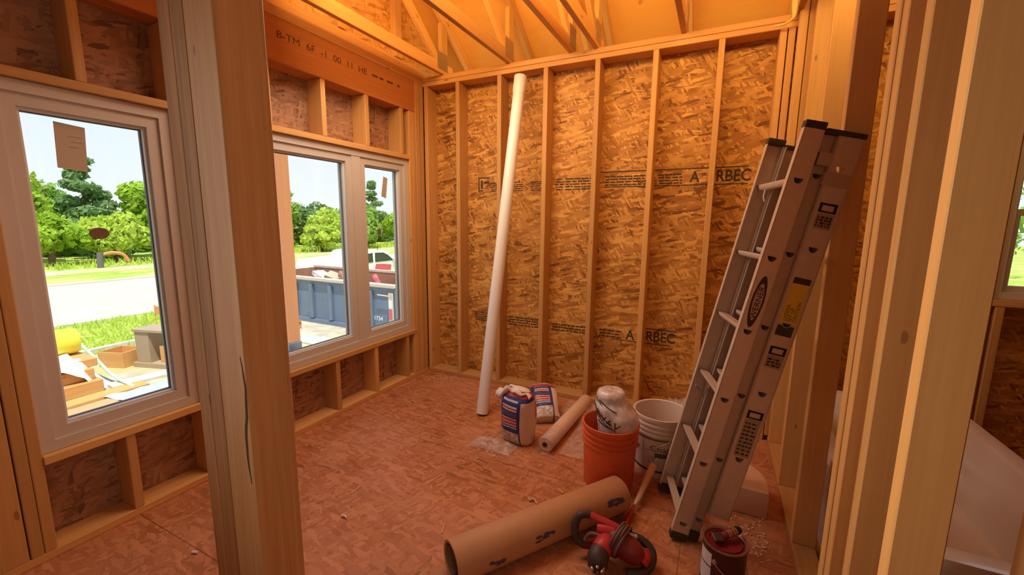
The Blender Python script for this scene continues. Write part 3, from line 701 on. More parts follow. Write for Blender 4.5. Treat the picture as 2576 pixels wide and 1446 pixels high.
BAGM = bag_mat()
def pillow(w, d, h, n=22, seed=1, amt=0.03):
    bm = bmesh.new(); add_box(bm, -w/2, w/2, -d/2, d/2, 0, h)
    bmesh.ops.subdivide_edges(bm, edges=list(bm.edges), cuts=n, use_grid_fill=True)
    for v in bm.verts:
        u, q, t = v.co.x/(w/2), v.co.y/(d/2), v.co.z/h
        k = (1-0.30*u*u*0.5) * (0.62+0.38*(1-abs(2*t-0.9)**2.4))
        top = 1.0 if t < 0.80 else 1.0-0.72*((t-0.80)/0.20)
        v.co.y *= max(0.10, k*top)*(1-0.25*abs(u)**4)
        v.co.x *= (0.96+0.06*math.sin(3.0*t+0.6))*(1-0.10*abs(q)**3)*(1.0 if t < 0.92 else 1.0-0.25*(t-0.92)/0.08)
    crumple(bm, amt, 26, seed); return bm
cb = thing('cement_bag', 'upright bag of mix with a blue and red printed face, top folded', 'bag', (1.360, -0.800, 0.0), (0.06, 0.03, -0.12))
bm = pillow(0.215, 0.20, 0.375, 22, 2, 0.028); bmesh.ops.translate(bm, verts=bm.verts, vec=(0, 0, 0.008)); obj('sack', bm, BAGM, cb, None, None, 180)
bm = bmesh.new(); n = 18
V = []
for i in range(n+1):
    u = i/n; row = []
    for j in range(7):
        v = j/6; row.append(bm.verts.new((-0.165+0.27*u, -0.030-0.022*math.sin(PI*v)+0.012*math.sin(u*14+v*3), 0.360+0.028*math.sin(u*PI)*(1-v)-0.05*v*(1 if u < 0.35 else 0.25)-0.035*max(0, 0.3-u)/0.3+0.010*math.sin(u*22+v))))
    V.append(row)
for i in range(n):
    for j in range(6): bm.faces.new((V[i][j], V[i+1][j], V[i+1][j+1], V[i][j+1]))
obj('folded_top', bm, FILMROLL if False else WHITEBIT, cb, None, None, 180)
cb2 = thing('cement_bag', 'second bag of mix slumped on its side behind the upright blue one', 'bag', (1.445, -0.500, 0.02), (-1.05, 0.0, 0.52))
bm = pillow(0.20, 0.15, 0.33, 18, 9, 0.03); obj('sack', bm, BAGM, cb2, None, None, 180)

# roll of clear film on the floor
rf0, rf1 = Vector((1.575, -0.868, 0.0)), Vector((1.618, -0.085, 0.0))
fr = thing('plastic_film_roll', 'roll of translucent plastic film lying toward the back wall', 'roll', (1.575, -0.868, 0.050))
A = axis_matrix((0, 0, 0), rf1-rf0); L = (rf1-rf0).length
bm = bmesh.new(); add_lathe(bm, [(0.019, 0), (0.047, 0.002), (0.0495, 0.006), (0.0495, L-0.006), (0.047, L), (0.019, L)], 36, A, 0, True); obj('wound_film', bm, FILMROLL, fr, None, None, 40)
bm = bmesh.new(); add_lathe(bm, [(0.014, -0.004), (0.019, -0.004), (0.019, L+0.004), (0.014, L+0.004)], 28, A, 0, True); obj('cardboard_core', bm, KRAFTD, fr, None, None, 40)
bm = bmesh.new(); M_ = A; add_lathe(bm, [(0.050, 0.0), (0.054, -0.025), (0.0535, 0.10), (0.0512, 0.20)], 30, A)
crumple(bm, 0.006, 60, 3); obj('loose_wrap', bm, FILM, fr, None, None, 180)

# ------------------------------------------------------------------ brown paper roll
r0, r1 = Vector((1.596, -1.952, 0)), Vector((2.112, -1.196, 0)); L = (r1-r0).length
kr = thing('kraft_paper_roll', 'big roll of brown builders paper lying across the floor', 'roll', (r0.x, r0.y, 0.086))
A = axis_matrix((0, 0, 0), r1-r0)
bm = bmesh.new(); add_lathe(bm, [(0.074, 0.0), (0.084, 0.0), (0.0855, 0.002), (0.0855, L-0.002), (0.084, L), (0.074, L)], 64, A, 0, True); obj('paper_wrap', bm, KRAFT, kr, None, None, 40)
bm = bmesh.new(); pts = []
for k in range(90):
    a = k*0.16; rr = 0.058+0.0150*k/90
    pts.append((a, rr))
va = [bm.verts.new(A @ Vector((r*math.cos(a), r*math.sin(a), 0.004))) for a, r in pts]; vb = [bm.verts.new(A @ Vector((r*math.cos(a), r*math.sin(a), L-0.004))) for a, r in pts]
for k in range(len(pts)-1): bm.faces.new((va[k], va[k+1], vb[k+1], vb[k]))
obj('inner_turns', bm, KRAFTD, kr, None, None, 180)
def cyl_patch(parent, A, r, a0, a1, l0, l1, m, name='printed_mark', seed=0, n=10):
    rnd = random.Random(seed); bm = bmesh.new()
    for k in range(9):
        aa = a0+(a1-a0)*rnd.random(); ll = l0+(l1-l0)*rnd.random(); da = (a1-a0)*rnd.uniform(0.14, 0.3); dl = (l1-l0)*rnd.uniform(0.14, 0.3); rr = r+0.0002*k
        vs = [bm.verts.new(A @ Vector((rr*math.cos(aa+da*math.cos(t)), rr*math.sin(aa+da*math.cos(t)), ll+dl*math.sin(t)))) for t in [2*PI*q/12 for q in range(12)]]
        bm.faces.new(vs)
    return obj(name, bm, m, parent)
# find the roll angle that faces the camera
def facing(A, base):
    c = A.inverted() @ (CAM_POS-base); return math.atan2(c.y, c.x)
fa = facing(A, Vector((r0.x, r0.y, 0.086)))
cyl_patch(kr, A, 0.0862, fa+0.45, fa+0.75, 0.37, 0.45, BLUEINK, seed=1); cyl_patch(kr, A, 0.0862, fa+0.7, fa+1.0, 0.14, 0.20, BLUEINK, seed=2)
cyl_patch(kr, A, 0.0862, fa+0.15, fa+0.55, 0.78, 0.86, BLUEINK, seed=3)

# ------------------------------------------------------------------ ladder
LN = Vector((0.966, 0.26, 0)).normalized(); LW = Vector((-LN.y, LN.x, 0)); TH = math.atan(0.206)
ld_ = LN*math.cos(TH)-Vector((0, 0, math.sin(TH))); ll_ = LN*math.sin(TH)+Vector((0, 0, math.cos(TH)))
lad = thing('extension_ladder', 'aluminium extension ladder leaning against the right studs', 'ladder')
lad.matrix_world = Matrix(((ld_.x, LW.x, ll_.x, 2.3755), (ld_.y, LW.y, ll_.y, -1.306), (ld_.z, LW.z, ll_.z, 0.022), (0, 0, 0, 1))) @ Matrix.Scale(0.985, 4)
def d_shape(cx, cz, r, n=10):
    pts = [(cx-r, cz+r*0.45), (cx+r, cz+r*0.45)]
    pts += [(cx+r*math.cos(a), cz+r*0.45-r*1.25*math.sin(a)*1.0) for a in [PI*k/n for k in range(1, n)]]
    return pts
def rail(x0, x1, y, z0, z1, sgn, holes, m, name='rail'):
    bm = bmesh.new(); edges = []
    def loop(pts):
        vs = [bm.verts.new((px, y, pz)) for px, pz in pts]; 
        for a, b in zip(vs, vs[1:]+vs[:1]): edges.append(bm.edges.new((a, b)))
    loop([(x0, z0), (x1, z0), (x1, z1), (x0, z1)])
    for cx, cz in holes: loop(d_shape(cx, cz, 0.0180))
    bmesh.ops.triangle_fill(bm, use_beauty=True, edges=edges)
    res = bmesh.ops.extrude_face_region(bm, geom=list(bm.faces)); vs = [e for e in res['geom'] if isinstance(e, bmesh.types.BMVert)]
    bmesh.ops.translate(bm, verts=vs, vec=(0, sgn*0.003, 0))
    f0, f1 = (y, y+sgn*0.026) if sgn > 0 else (y-0.026, y)
    for fx in ((x0-0.002, x0+0.002), (x1-0.002, x1+0.002)): add_box(bm, fx[0], fx[1], f0, f1, z0, z1)
    return obj(name, bm, m, lad)
def rung(y0, y1, cx, cz, m=ALU):
    bm = bmesh.new(); o_ = d_shape(cx, cz, 0.0195); i_ = d_shape(cx, cz, 0.0172)
    rings = [[bm.verts.new((px, yy, pz)) for px, pz in pts] for pts, yy in ((o_, y0), (o_, y1), (i_, y1), (i_, y0))]
    n = len(o_)
    for a, b in zip(rings, rings[1:]+rings[:1]):
        for k in range(n): bm.faces.new((a[k], a[(k+1) % n], b[(k+1) % n], b[k]))
    return obj('rung', bm, m, lad)
def cap(x0, x1, y0, y1, z0, z1, name='end_cap', m=OLIVE):
    bm = bmesh.new(); add_box(bm, x0, x1, y0, y1, z0, z1); bevel_all(bm, 0.004, 2); return obj(name, bm, m, lad)
LWID = 0.385
secs = [(0.000, 0.071, 0.0, LWID, 0.018, 1.885, 0.080, 0.036), (0.077, 0.124, 0.020, LWID-0.020, 0.045, 1.865, 0.112, 0.104), (0.130, 0.218, 0.002, LWID-0.002, 0.160, 1.870, 0.148, 0.172)]
for i, (x0, x1, ya, yb, z0, z1, zr, cx) in enumerate(secs):
    hs = [(cx, zr+0.318*k) for k in range(6)]
    hs = [h for h in hs if z0+0.03 < h[1] < z1-0.03]
    m = ALU if i != 1 else ALU_D
    rail(x0, x1, ya, z0, z1, 1, hs, m); rail(x0, x1, yb, z0, z1, -1, hs, m)
    for h in hs:
        if i == 2 and h[1] > 1.5: continue
        rung(ya-0.003, yb+0.003, h[0], h[1])
for yy in ((-0.004, 0.030), (LWID-0.030, LWID+0.004)):
    cap(-0.004, 0.075, yy[0], yy[1], 1.868, 1.897); cap(-0.004, 0.072, yy[0], yy[1], -0.006, 0.030, 'foot')
    cap(0.078, 0.222, yy[0], yy[1], 1.858, 1.878); cap(0.076, 0.126, yy[0]+0.01, yy[1]-0.002, 0.004, 0.050, 'foot')
for (x0, x1, z0) in ((0.080, 0.13, 1.74), (0.12, 0.215, 1.67)):
    bm = bmesh.new(); add_box(bm, x0, x1, -0.004, 0.02, z0, z0+0.05); obj('guide_bracket', bm, ALU_D, lad)
YM = lambda x, z, rot=0.0: Matrix.Translation((x, -0.0014, z)) @ Matrix(((1, 0, 0, 0), (0, 0, 1, 0), (0, 1, 0, 0), (0, 0, 0, 1))).inverted() @ Matrix.Rotation(rot, 4, 'Z')
def face_M(x, z, rot=0.0, y=-0.0014):
    return Matrix.Translation((x, y, z)) @ Matrix(((1, 0, 0, 0), (0, 0, -1, 0), (0, 1, 0, 0), (0, 0, 0, 1))) @ Matrix.Rotation(rot, 4, 'Z')
def face_poly(name, pts, m, y=-0.0008, th=0.0006, parent=lad):
    bm = bmesh.new(); add_prism(bm, [(px, y, pz) for px, pz in pts], (0, th, 0)); return obj(name, bm, m, parent)
def ell(cx, cz, a, b, n=28, p=1.0): return [(cx+a*math.cos(t), cz+b*(abs(math.sin(t))**p)*(1 if math.sin(t) >= 0 else -1)) for t in [2*PI*k/n for k in range(n)]]
lz = 1.165
lab = face_poly('maker_label', ell(0.036, lz, 0.025, 0.112, 32, 1.25), plain('dark_plum_label', (0.07, 0.035, 0.035), 0.5), -0.0006, 0.0005)
face_poly('maker_label', ell(0.036, lz, 0.017, 0.080, 32, 1.2), plain('pale_label', (0.60, 0.44, 0.36), 0.5), -0.0011, 0.0004)
text_obj('maker_lettering', 'WERNER', 0.031, BLACK, lad, face_M(0.047, lz-0.073, PI/2, -0.0016), 0.0006, 'LEFT', 1.12)
def rect(x0, x1, z0, z1): return [(x0, z0), (x1, z0), (x1, z1), (x0, z1)]
Y3 = 0.0012
face_poly('warning_label', rect(0.142, 0.206, 1.105, 1.275), YELLOW, Y3-0.001)
face_poly('warning_label', rect(0.142, 0.206, 1.275, 1.300), OLIVE, Y3-0.001)
face_poly('warning_label', rect(0.140, 0.204, 1.050, 1.095), OLIVE, Y3-0.001)
for k, s in enumerate(('CAUTION', 'SET UP', 'LADDER')): text_obj('label_print', s, 0.020, plain('label_brown_print', (0.22, 0.13, 0.02), 0.6), lad, face_M(0.200-0.018*k, 1.115, PI/2, -0.0004), 0.0004, 'LEFT', 0.95)
def frame_label(z0, z1, rows, seed):
    rnd = random.Random(seed); bm = bmesh.new()
    for (a, b, c, d) in ((0.142, 0.206, z1-0.008, z1), (0.142, 0.206, z1-0.036, z1-0.030), (0.142, 0.152, z1-0.036, z1), (0.196, 0.206, z1-0.036, z1)): add_box(bm, a, b, -0.0002, 0.0010, c, d)
    obj('label_print', bm, BLACK, lad)
    face_poly('paper_label', rect(0.142, 0.206, z0, z1-0.040), SILVERLAB, 0.0002)
    bm = bmesh.new()
    for r in range(rows):
        z = z1-0.05-(z1-0.055-z0)*(r+0.5)/rows; x = 0.147
        while x < 0.196:
            w = rnd.uniform(0.004, 0.016); add_box(bm, x, min(0.2, x+w), -0.0005, 0.0006, z-0.004, z+0.004); x += w+rnd.uniform(0.003, 0.008)
    obj('label_print', bm, DARKINK, lad)
frame_label(1.505, 1.605, 4, 1); frame_label(0.905, 1.000, 3, 2); frame_label(0.480, 0.700, 9, 3)
bm = bmesh.new(); add_box(bm, 0.055, 0.085, 0.17, 0.20, 0.715, 0.77); bevel_all(bm, 0.006, 2); obj('rung_lock', bm, plain('brass_lock', (0.72, 0.55, 0.22), 0.4, 0.5), lad)
bm = bmesh.new(); add_tube(bm, [(0.06, 0.33, 0.60), (0.01, 0.30, 0.645), (-0.01, 0.27, 0.66)], 0.005, 8); add_tube(bm, [(0.06, 0.33, 0.60), (0.075, 0.30, 0.69), (0.08, 0.2, 0.70)], 0.004, 8); obj('rung_lock', bm, STEEL, lad, None, None, 60)
bm = bmesh.new(); add_tube(bm, [(0.03, 0.30, 1.665), (0.032, 0.295, 1.62), (0.04, 0.29, 1.60)], 0.004, 8); obj('pull_rope', bm, WHITEBIT, lad, None, None, 60)

# ------------------------------------------------------------------ cream block by the studs
fb = thing('foam_block', 'cream D-shaped block standing behind the ladder foot', 'block', (2.680, -0.948, 0.0))
pts = [(-0.115, 0.0), (0.112, 0.0)] + [(0.112, 0.06)] + [(-0.0+0.112*math.cos(a), 0.06+0.215*math.sin(a)) for a in [PI*k/16 for k in range(1, 16)]] + [(-0.115, 0.06)]
bm = bmesh.new(); add_prism(bm, [(x, y, 0.001) for x, y in pts], (0, 0, 0.138)); bevel_all(bm, 0.004, 2); obj('block_body', bm, FOAM, fb, None, None, 40)

# ------------------------------------------------------------------ paint tin with a small brush on the lid
pc = thing('paint_can', 'dark brown paint tin with red lid and white label, near the ladder', 'can', (2.588, -1.452, 0))
bm = bmesh.new(); add_lathe(bm, [(0, 0.003), (0.080, 0.003), (0.0835, 0.0), (0.0835, 0.006), (0.0815, 0.010), (0.0815, 0.178), (0.0840, 0.181), (0.0840, 0.186)], 56); obj('tin_wall', bm, CANBROWN, pc, None, None, 35)
bm = bmesh.new(); add_lathe(bm, [(0.0840, 0.184), (0.0850, 0.188), (0.0835, 0.192), (0.0790, 0.192), (0.0760, 0.188), (0.0730, 0.184)], 56); obj('tin_rim', bm, CANRIM, pc, None, None, 60)
bm = bmesh.new(); add_lathe(bm, [(0.0755, 0.187), (0.0720, 0.180), (0.0660, 0.180), (0.0640, 0.186), (0.0600, 0.186), (0.0580, 0.181), (0, 0.181)], 56); obj('lid', bm, CANRED, pc, None, None, 40)
pca = math.atan2(CAM_POS.y+1.452, CAM_POS.x-2.588)
curved_patch(pc, 'paper_label', LABELW, 0.0820, 0.0820, 0.020, 0.160, pca-1.35, pca-0.52)
curved_patch(pc, 'label_stripe', BLACK, 0.0823, 0.0823, 0.098, 0.103, pca-1.35, pca-0.52)
bm = bmesh.new(); add_lathe(bm, [(0.010, 0), (0.009, 0.006), (0, 0.007)], 14, Matrix.Translation((0.0815*math.cos(pca-0.36), 0.0815*math.sin(pca-0.36), 0.135)) @ axis_matrix((0, 0, 0), (math.cos(pca-0.36), math.sin(pca-0.36), 0)))
pts = []
for k in range(21):
    a = pca-0.36+PI*1.0*k/20; pts.append((0.0895*math.cos(a)+0.0*k, 0.0895*math.sin(a), 0.135-0.075*math.sin(PI*k/20)))
add_tube(bm, pts, 0.0022, 8); obj('handle', bm, STEEL, pc, None, None, 60)
br = thing('paint_brush', 'small dark brush with a copper band resting on the red tin lid', 'brush', (2.588, -1.452, 0.194), (0, 0, 0.35))
bm = bmesh.new(); add_box(bm, -0.050, -0.012, -0.026, 0.020, 0.0, 0.012); bevel_all(bm, 0.003, 2); obj('bristles', bm, RUBBER, br)
bm = bmesh.new(); add_box(bm, -0.052, -0.046, -0.030, 0.014, 0.010, 0.014); obj('steel_edge', bm, STEEL, br)
bm = bmesh.new(); add_tube(bm, [(-0.014, 0.0, 0.010), (0.005, 0.006, 0.014)], [0.013, 0.016], 16); obj('neck', bm, REDD, br, None, None, 50)
bm = bmesh.new()
for k in range(4): add_tube(bm, [(0.006+0.011*k, 0.006+0.004*k, 0.016+0.002*k), (0.015+0.011*k, 0.009+0.004*k, 0.018+0.002*k)], 0.0165 if k % 2 == 0 else 0.0150, 18)
obj('copper_band', bm, COPPER, br, None, None, 50)
bm = bmesh.new(); add_tube(bm, [(0.050, 0.022, 0.024), (0.066, 0.028, 0.027)], [0.0175, 0.012], 16); obj('end_knob', bm, BLACK, br, None, None, 50)

# ------------------------------------------------------------------ red power tool with coiled cord
tl_ = thing('power_drill', 'red corded right-angle drill lying in front of the brown roll', 'power tool', (2.150, -1.560, 0.0))
def P(x, y, z): return Vector((x-2.150, y+1.560, z))
def spl(pts, n=8):
    pts = [Vector(p) for p in pts]; out = []
    for i in range(len(pts)-1):
        p0 = pts[max(i-1, 0)]; p1 = pts[i]; p2 = pts[i+1]; p3 = pts[min(i+2, len(pts)-1)]
        for k in range(n):
            t = k/n; out.append(0.5*((2*p1)+(p2-p0)*t+(2*p0-5*p1+4*p2-p3)*t*t+(3*p1-p0-3*p2+p3)*t**3))
    out.append(pts[-1]); return out
def tubes(name, m, *runs, seg=16):
    bm = bmesh.new()
    for pts, r in runs: add_tube(bm, pts, r, seg)
    return obj(name, bm, m, tl_, None, None, 55)
mp = spl([P(2.140, -1.530, 0.112), P(2.190, -1.546, 0.095), P(2.255, -1.556, 0.080), P(2.285, -1.556, 0.074)], 5); n_ = len(mp)
tubes('motor_housing', REDD, (mp, [0.030+0.022*math.sin(PI*min(1, (k+1.5)/n_)) for k in range(n_)]), seg=26)
tubes('gear_case', RED, ([P(2.140, -1.552, 0.105), P(2.138, -1.575, 0.098), P(2.124, -1.615, 0.086), P(2.121, -1.622, 0.084)], [0.030, 0.043, 0.042, 0.038]), seg=26)
tubes('chuck', RUBBER, ([P(2.1215, -1.620, 0.0845), P(2.120, -1.645, 0.076), P(2.127, -1.675, 0.060), P(2.129, -1.682, 0.056)], [0.042, 0.044, 0.040, 0.026]), seg=24)
for k in range(5):
    a = 0.3+1.2566*k; c = P(2.127, -1.668, 0.062); tubes('chuck_jaw', STEEL, ([c+Vector((0.026*math.cos(a), 0.002, 0.026*math.sin(a))), c+Vector((0.020*math.cos(a)+0.004, -0.030, 0.020*math.sin(a)-0.010))], 0.0085), seg=10)
tubes('top_handle', RED, (spl([P(2.052, -1.528, 0.170), P(2.080, -1.529, 0.162), P(2.139, -1.522, 0.148), P(2.203, -1.518, 0.128)]), 0.0175))
tubes('grip', RUBBER, (spl([P(2.056, -1.526, 0.170), P(2.013, -1.551, 0.170), P(1.998, -1.568, 0.132), P(2.008, -1.584, 0.080), P(2.036, -1.580, 0.056)]), 0.0165))
tubes('lower_handle', REDD, (spl([P(2.034, -1.580, 0.056), P(2.065, -1.565, 0.052), P(2.125, -1.545, 0.075)]), 0.017))
tubes('upper_housing', RED, (spl([P(2.090, -1.545, 0.128), P(2.135, -1.540, 0.130), P(2.190, -1.535, 0.118)]), 0.024))
tubes('trigger_guard', CORD, (spl([P(2.045, -1.585, 0.080), P(2.061, -1.570, 0.108), P(2.100, -1.568, 0.116), P(2.145, -1.585, 0.118)]), 0.0085), seg=10)
tubes('side_handle', RUBBER, (spl([P(2.225, -1.500, 0.108), P(2.275, -1.490, 0.095), P(2.316, -1.505, 0.070), P(2.320, -1.550, 0.044), P(2.286, -1.590, 0.026), P(2.236, -1.612, 0.022)]), 0.0185))
tubes('nameplate', LABELW, ([P(2.222, -1.522, 0.128), P(2.250, -1.508, 0.118)], 0.010), seg=12)
tubes('rear_cap', RED, (spl([P(2.285, -1.530, 0.088), P(2.298, -1.548, 0.070), P(2.286, -1.572, 0.055)]), 0.023))
ax0 = P(2.185, -1.545, 0.100); axd = Vector((0.92, -0.25, -0.28)).normalized(); uu, vv = frame_of(axd); pts = []
for k in range(150):
    a = 2*PI*k/34; pts.append(ax0+axd*(-0.024+0.011*k/34)+(uu*math.cos(a)+vv*math.sin(a))*(0.066+0.005*math.sin(a*2.3))+Vector((0, 0, 0.008)))
pts = [p if p.z > 0.008 else Vector((p.x, p.y, 0.008)) for p in pts]
tubes('power_cord', CORD, (pts, 0.0056), seg=8)

# stick with a red end on the floor
st = thing('mixing_stick', 'thin wooden stick with a red handle, beside the white bucket', 'stick', (2.171, -1.325, 0.018))
def Q(x, y, z): return Vector((x-2.171, y+1.325, z-0.018))
bm = bmesh.new(); add_tube(bm, [Q(2.172, -1.318, 0.012), Q(2.180, -1.25, 0.022), Q(2.187, -1.19, 0.030)], [0.009, 0.011, 0.008], 12); obj('handle', bm, RED, st, None, None, 60)
bm = bmesh.new(); add_tube(bm, [Q(2.189, -1.18, 0.032), Q(2.20, -1.13, 0.042), Q(2.218, -1.00, 0.070), Q(2.236, -0.885, 0.10)], [0.008, 0.013, 0.018, 0.022], 12); obj('shaft', bm, WOODCHIP, st, None, None, 60)
bm = bmesh.new(); rnd = random.Random(5)
for k in range(26):
    a = rnd.uniform(-0.9, 0.9); b = rnd.uniform(-0.6, 0.6); p = Q(2.236, -0.885, 0.10); add_tube(bm, [p, p+Vector((0.05*math.sin(a), 0.016, 0.03+0.03*math.sin(b)))], [0.005, 0.002], 5)
obj('frayed_head', bm, TAN, st)

# curling strap over the right end of the top plate
sp = thing('strap', 'pale yellow strap curling over the top plate at the right corner', 'strap', (2.70, -0.03, 2.66))
bm = bmesh.new(); pts = spl([(-0.02, -0.012, -0.02), (0.025, -0.030, -0.022), (0.065, -0.040, 0.0), (0.072, -0.03, 0.05), (0.082, 0.0, 0.12), (0.105, 0.03, 0.24)])
add_tube(bm, pts, [0.006+0.020*min(1, max(0, (i-14)/16)) for i in range(len(pts))], 12); obj('strap_body', bm, STRAP, sp, None, None, 60)

# ------------------------------------------------------------------ scraps on the floor
def scrap(lab, x, y, pts, w, m, cat='scrap'):
    bm = bmesh.new(); add_tube(bm, [Vector(p) for p in pts], w, 6); o = obj('wood_scrap' if m is not WHITEBIT else 'paper_scrap', bm, m, None, (x, y, 0), None, 60); return tag(o, lab, cat, 'scraps on the subfloor')
scrap('curled pale shaving on the floor behind the brown roll', 1.698, -1.345, spl([(-0.03, 0.01, 0.006), (-0.015, -0.008, 0.007), (0.0, 0.006, 0.009), (0.018, -0.003, 0.006), (0.03, -0.014, 0.005)]), 0.0045, WOODCHIP)
scrap('whitish scrap on the floor right of the timber post', 0.914, -1.885, [(-0.016, 0, 0.006), (0, 0.006, 0.009), (0.017, 0.002, 0.006)], 0.006, WHITEBIT)
scrap('small white scrap on the floor left of the timber post', 0.51, -2.339, [(-0.012, -0.004, 0.006), (0.012, 0.006, 0.007)], 0.006, WHITEBIT)
scrap('straight splinter on the floor near the open end of the brown roll', 1.394, -1.724, [(-0.012, 0.03, 0.003), (0.012, -0.03, 0.003)], 0.003, WOODCHIP)
scrap('long splinter in the middle of the floor', 0.80, -1.70, [(-0.004, 0.035, 0.003), (0.004, -0.035, 0.003)], 0.003, WOODCHIP)
scrap('short splinter touching the floor in front of the orange bucket', 1.799, -1.20, [(-0.022, 0.012, 0.003), (0.02, -0.012, 0.003)], 0.003, WOODCHIP)
scrap('thin pale splinter in the floor centre, left of the blue bag', 1.02, -1.10, [(-0.02, 0.008, 0.003), (0.02, -0.004, 0.003)], 0.003, WOODCHIP)
scrap('splinter at the foot of the left wall near the double window', 0.34, -0.95, [(-0.02, 0.0, 0.003), (0.02, 0.01, 0.003)], 0.003, WOODCHIP)
rnd = random.Random(11); bm = bmesh.new()
for k in range(420):
    cx, cy_ = random.choice(((2.74, -1.08), (2.74, -1.15), (1.25, -0.98), (0.95, -0.32), (0.25, -0.12)))
    x, y = cx+rnd.gauss(0, 0.07), cy_+rnd.gauss(0, 0.07); s = rnd.uniform(0.003, 0.010); a = rnd.uniform(0, PI)
    if x < 0.02 or x > 2.79 or y > -0.01: continue
    add_box(bm, -s, s, -s*0.4, s*0.4, 0.0, 0.002+s*0.2, Matrix.Translation((x, y, 0.0005)) @ Matrix.Rotation(a, 4, 'Z'))
o = obj('sawdust', bm, WOODCHIP); tag(o, 'loose sawdust and flakes strewn along the walls', 'sawdust', None, 'stuff')

# ------------------------------------------------------------------ tub in the next room
tb = thing('bathtub', 'white bathtub seen through the stud partition', 'bathtub', (3.37, -0.83, 0))
bm = bmesh.new(); x0, x1, y0, y1, hh = -0.385, 0.385, -0.75, 0.75, 0.44
def rr(x0, x1, y0, y1, r, z, n=6):
    out = []
    for cx, cyy, a0 in ((x1-r, y1-r, 0), (x0+r, y1-r, PI/2), (x0+r, y0+r, PI), (x1-r, y0+r, 1.5*PI)):
        for k in range(n+1):
            a = a0+PI/2*k/n; out.append((cx+r*math.cos(a), cyy+r*math.sin(a), z))
    return out
loops = [rr(x0+.01, x1-.01, y0+.01, y1-.01, .02, 0.0), rr(x0, x1, y0, y1, .02, hh-0.04), rr(x0-.004, x1+.004, y0-.004, y1+.004, .02, hh-0.035), rr(x0, x1, y0, y1, .025, hh), rr(x0+.06, x1-.06, y0+.07, y1-.07, .08, hh), rr(x0+.072, x1-.072, y0+.085, y1-.085, .09, hh-0.012),
         rr(x0+.10, x1-.10, y0+.13, y1-.20, .12, hh-0.20), rr(x0+.13, x1-.13, y0+.18, y1-.28, .12, 0.10), rr(x0+.18, x1-.18, y0+.24, y1-.34, .10, 0.075)]
R = [[bm.verts.new(p) for p in lp] for lp in loops]
for a, b in zip(R, R[1:]):
    n = len(a)
    for k in range(n): bm.faces.new((a[k], a[(k+1) % n], b[(k+1) % n], b[k]))
bm.faces.new(R[-1]); bm.faces.new(list(reversed(R[0])))
obj('tub_shell', bm, TUBW, tb, None, None, 45)
bm = bmesh.new(); add_lathe(bm, [(0, 0.0), (0.03, 0.0), (0.032, 0.003), (0, 0.004)], 20, Matrix.Translation((0, -0.42, 0.076))); obj('drain', bm, STEEL, tb)

# ------------------------------------------------------------------ outdoors
G = -1.0
def slab(name, lab, cat, poly, z0, z1, m):
    bm = bmesh.new(); add_prism(bm, [(x, y, z0) for x, y in poly], (0, 0, z1-z0)); o = obj(name, bm, m); o['kind'] = 'structure'; o['label'] = lab; o['category'] = cat; return o
slab('ground', 'pale trampled dirt of the building lot', 'ground', [(-7.2, -30), (40, -30), (40, 2.5), (-2.5, 2.5), (-4.5, 7), (-7.6, 7)], G-0.2, G, DIRT)
slab('lawn', 'grass verge between the lot and the road', 'ground', [(-10.75, -30), (-7.2, -30), (-7.6, 7), (-4.5, 7), (-2.5, 2.5), (40, 2.5), (40, 90), (-10.75, 90)], G-0.2, G-0.005, GRASS)
slab('road', 'pale road running past the house', 'road', [(-19.0, -40), (-11.0, -40), (-11.0, 95), (-19.0, 95)], G-0.2, G-0.03, ROAD)
slab('kerb', 'pale kerb on the house side of the road', 'kerb', [(-11.0, -40), (-10.75, -40), (-10.75, 95), (-11.0, 95)], G-0.2, G+0.03, KERB)
slab('kerb', 'pale kerb on the far side of the road', 'kerb', [(-19.3, -40), (-19.0, -40), (-19.0, 95), (-19.3, 95)], G-0.2, G+0.03, KERB)
slab('field', 'grass field beyond the road in front of the trees', 'ground', [(-120, -60), (-19.3, -60), (-19.3, 120), (-120, 120)], G-0.2, G-0.005, GRASS)
slab('dirt_track', 'pale worn track across the far grass', 'ground', [(-24.6, -40), (-22.6, -40), (-23.0, 95), (-25.0, 95)], G-0.1, G+0.01, DIRT)
slab('porch_slab', 'concrete porch slab outside the windows', 'porch', [(-2.0, -7), (-0.16, -7), (-0.16, 0.6), (-2.0, 0.6)], -0.30, -0.10, CONC)
slab('foundation', 'concrete foundation wall under the window wall', 'foundation', [(-0.15, -8.0), (6.4, -8.0), (6.4, 0.15), (-0.15, 0.15)], G, -0.031, CONC)
pp2 = thing('porch_post', 'orange-brown porch post outside the double window', 'post', (-1.80, -0.165, -0.10))
board('timber', pp2, -0.07, 0.07, -0.07, 0.07, 0.19, 3.3, PORCH)
bm = bmesh.new(); add_box(bm, -0.078, 0.078, -0.078, 0.078, 0.0, 0.188); bevel_all(bm, 0.004); obj('post_base', bm, plain('galvanised_base', (0.30, 0.31, 0.38), 0.5, 0.5), pp2)

# grass blades on the verge
rnd = random.Random(21); bm = bmesh.new()
for k in range(9000):
    if k % 3: x = rnd.uniform(-10.7, -7.3); y = rnd.uniform(-1.5, 6.5)
    else: x = rnd.uniform(-29, -25.2); y = rnd.uniform(0, 34)
    s = 1.0 if k % 3 else 2.6
    a = rnd.uniform(0, 6.28); h = rnd.uniform(0.05, 0.15)*s; w = rnd.uniform(0.010, 0.022)*s; dx, dy = math.cos(a)*w, math.sin(a)*w; lx, ly = rnd.gauss(0, 0.05)*s, rnd.gauss(0, 0.05)*s
    bm.faces.new([bm.verts.new(p) for p in ((x-dx, y-dy, G), (x+dx, y+dy, G), (x+lx, y+ly, G+h))])
tag(obj('grass_tufts', bm, LEAF[3]), 'short uneven grass growing along both sides of the road', 'grass', None, 'stuff')

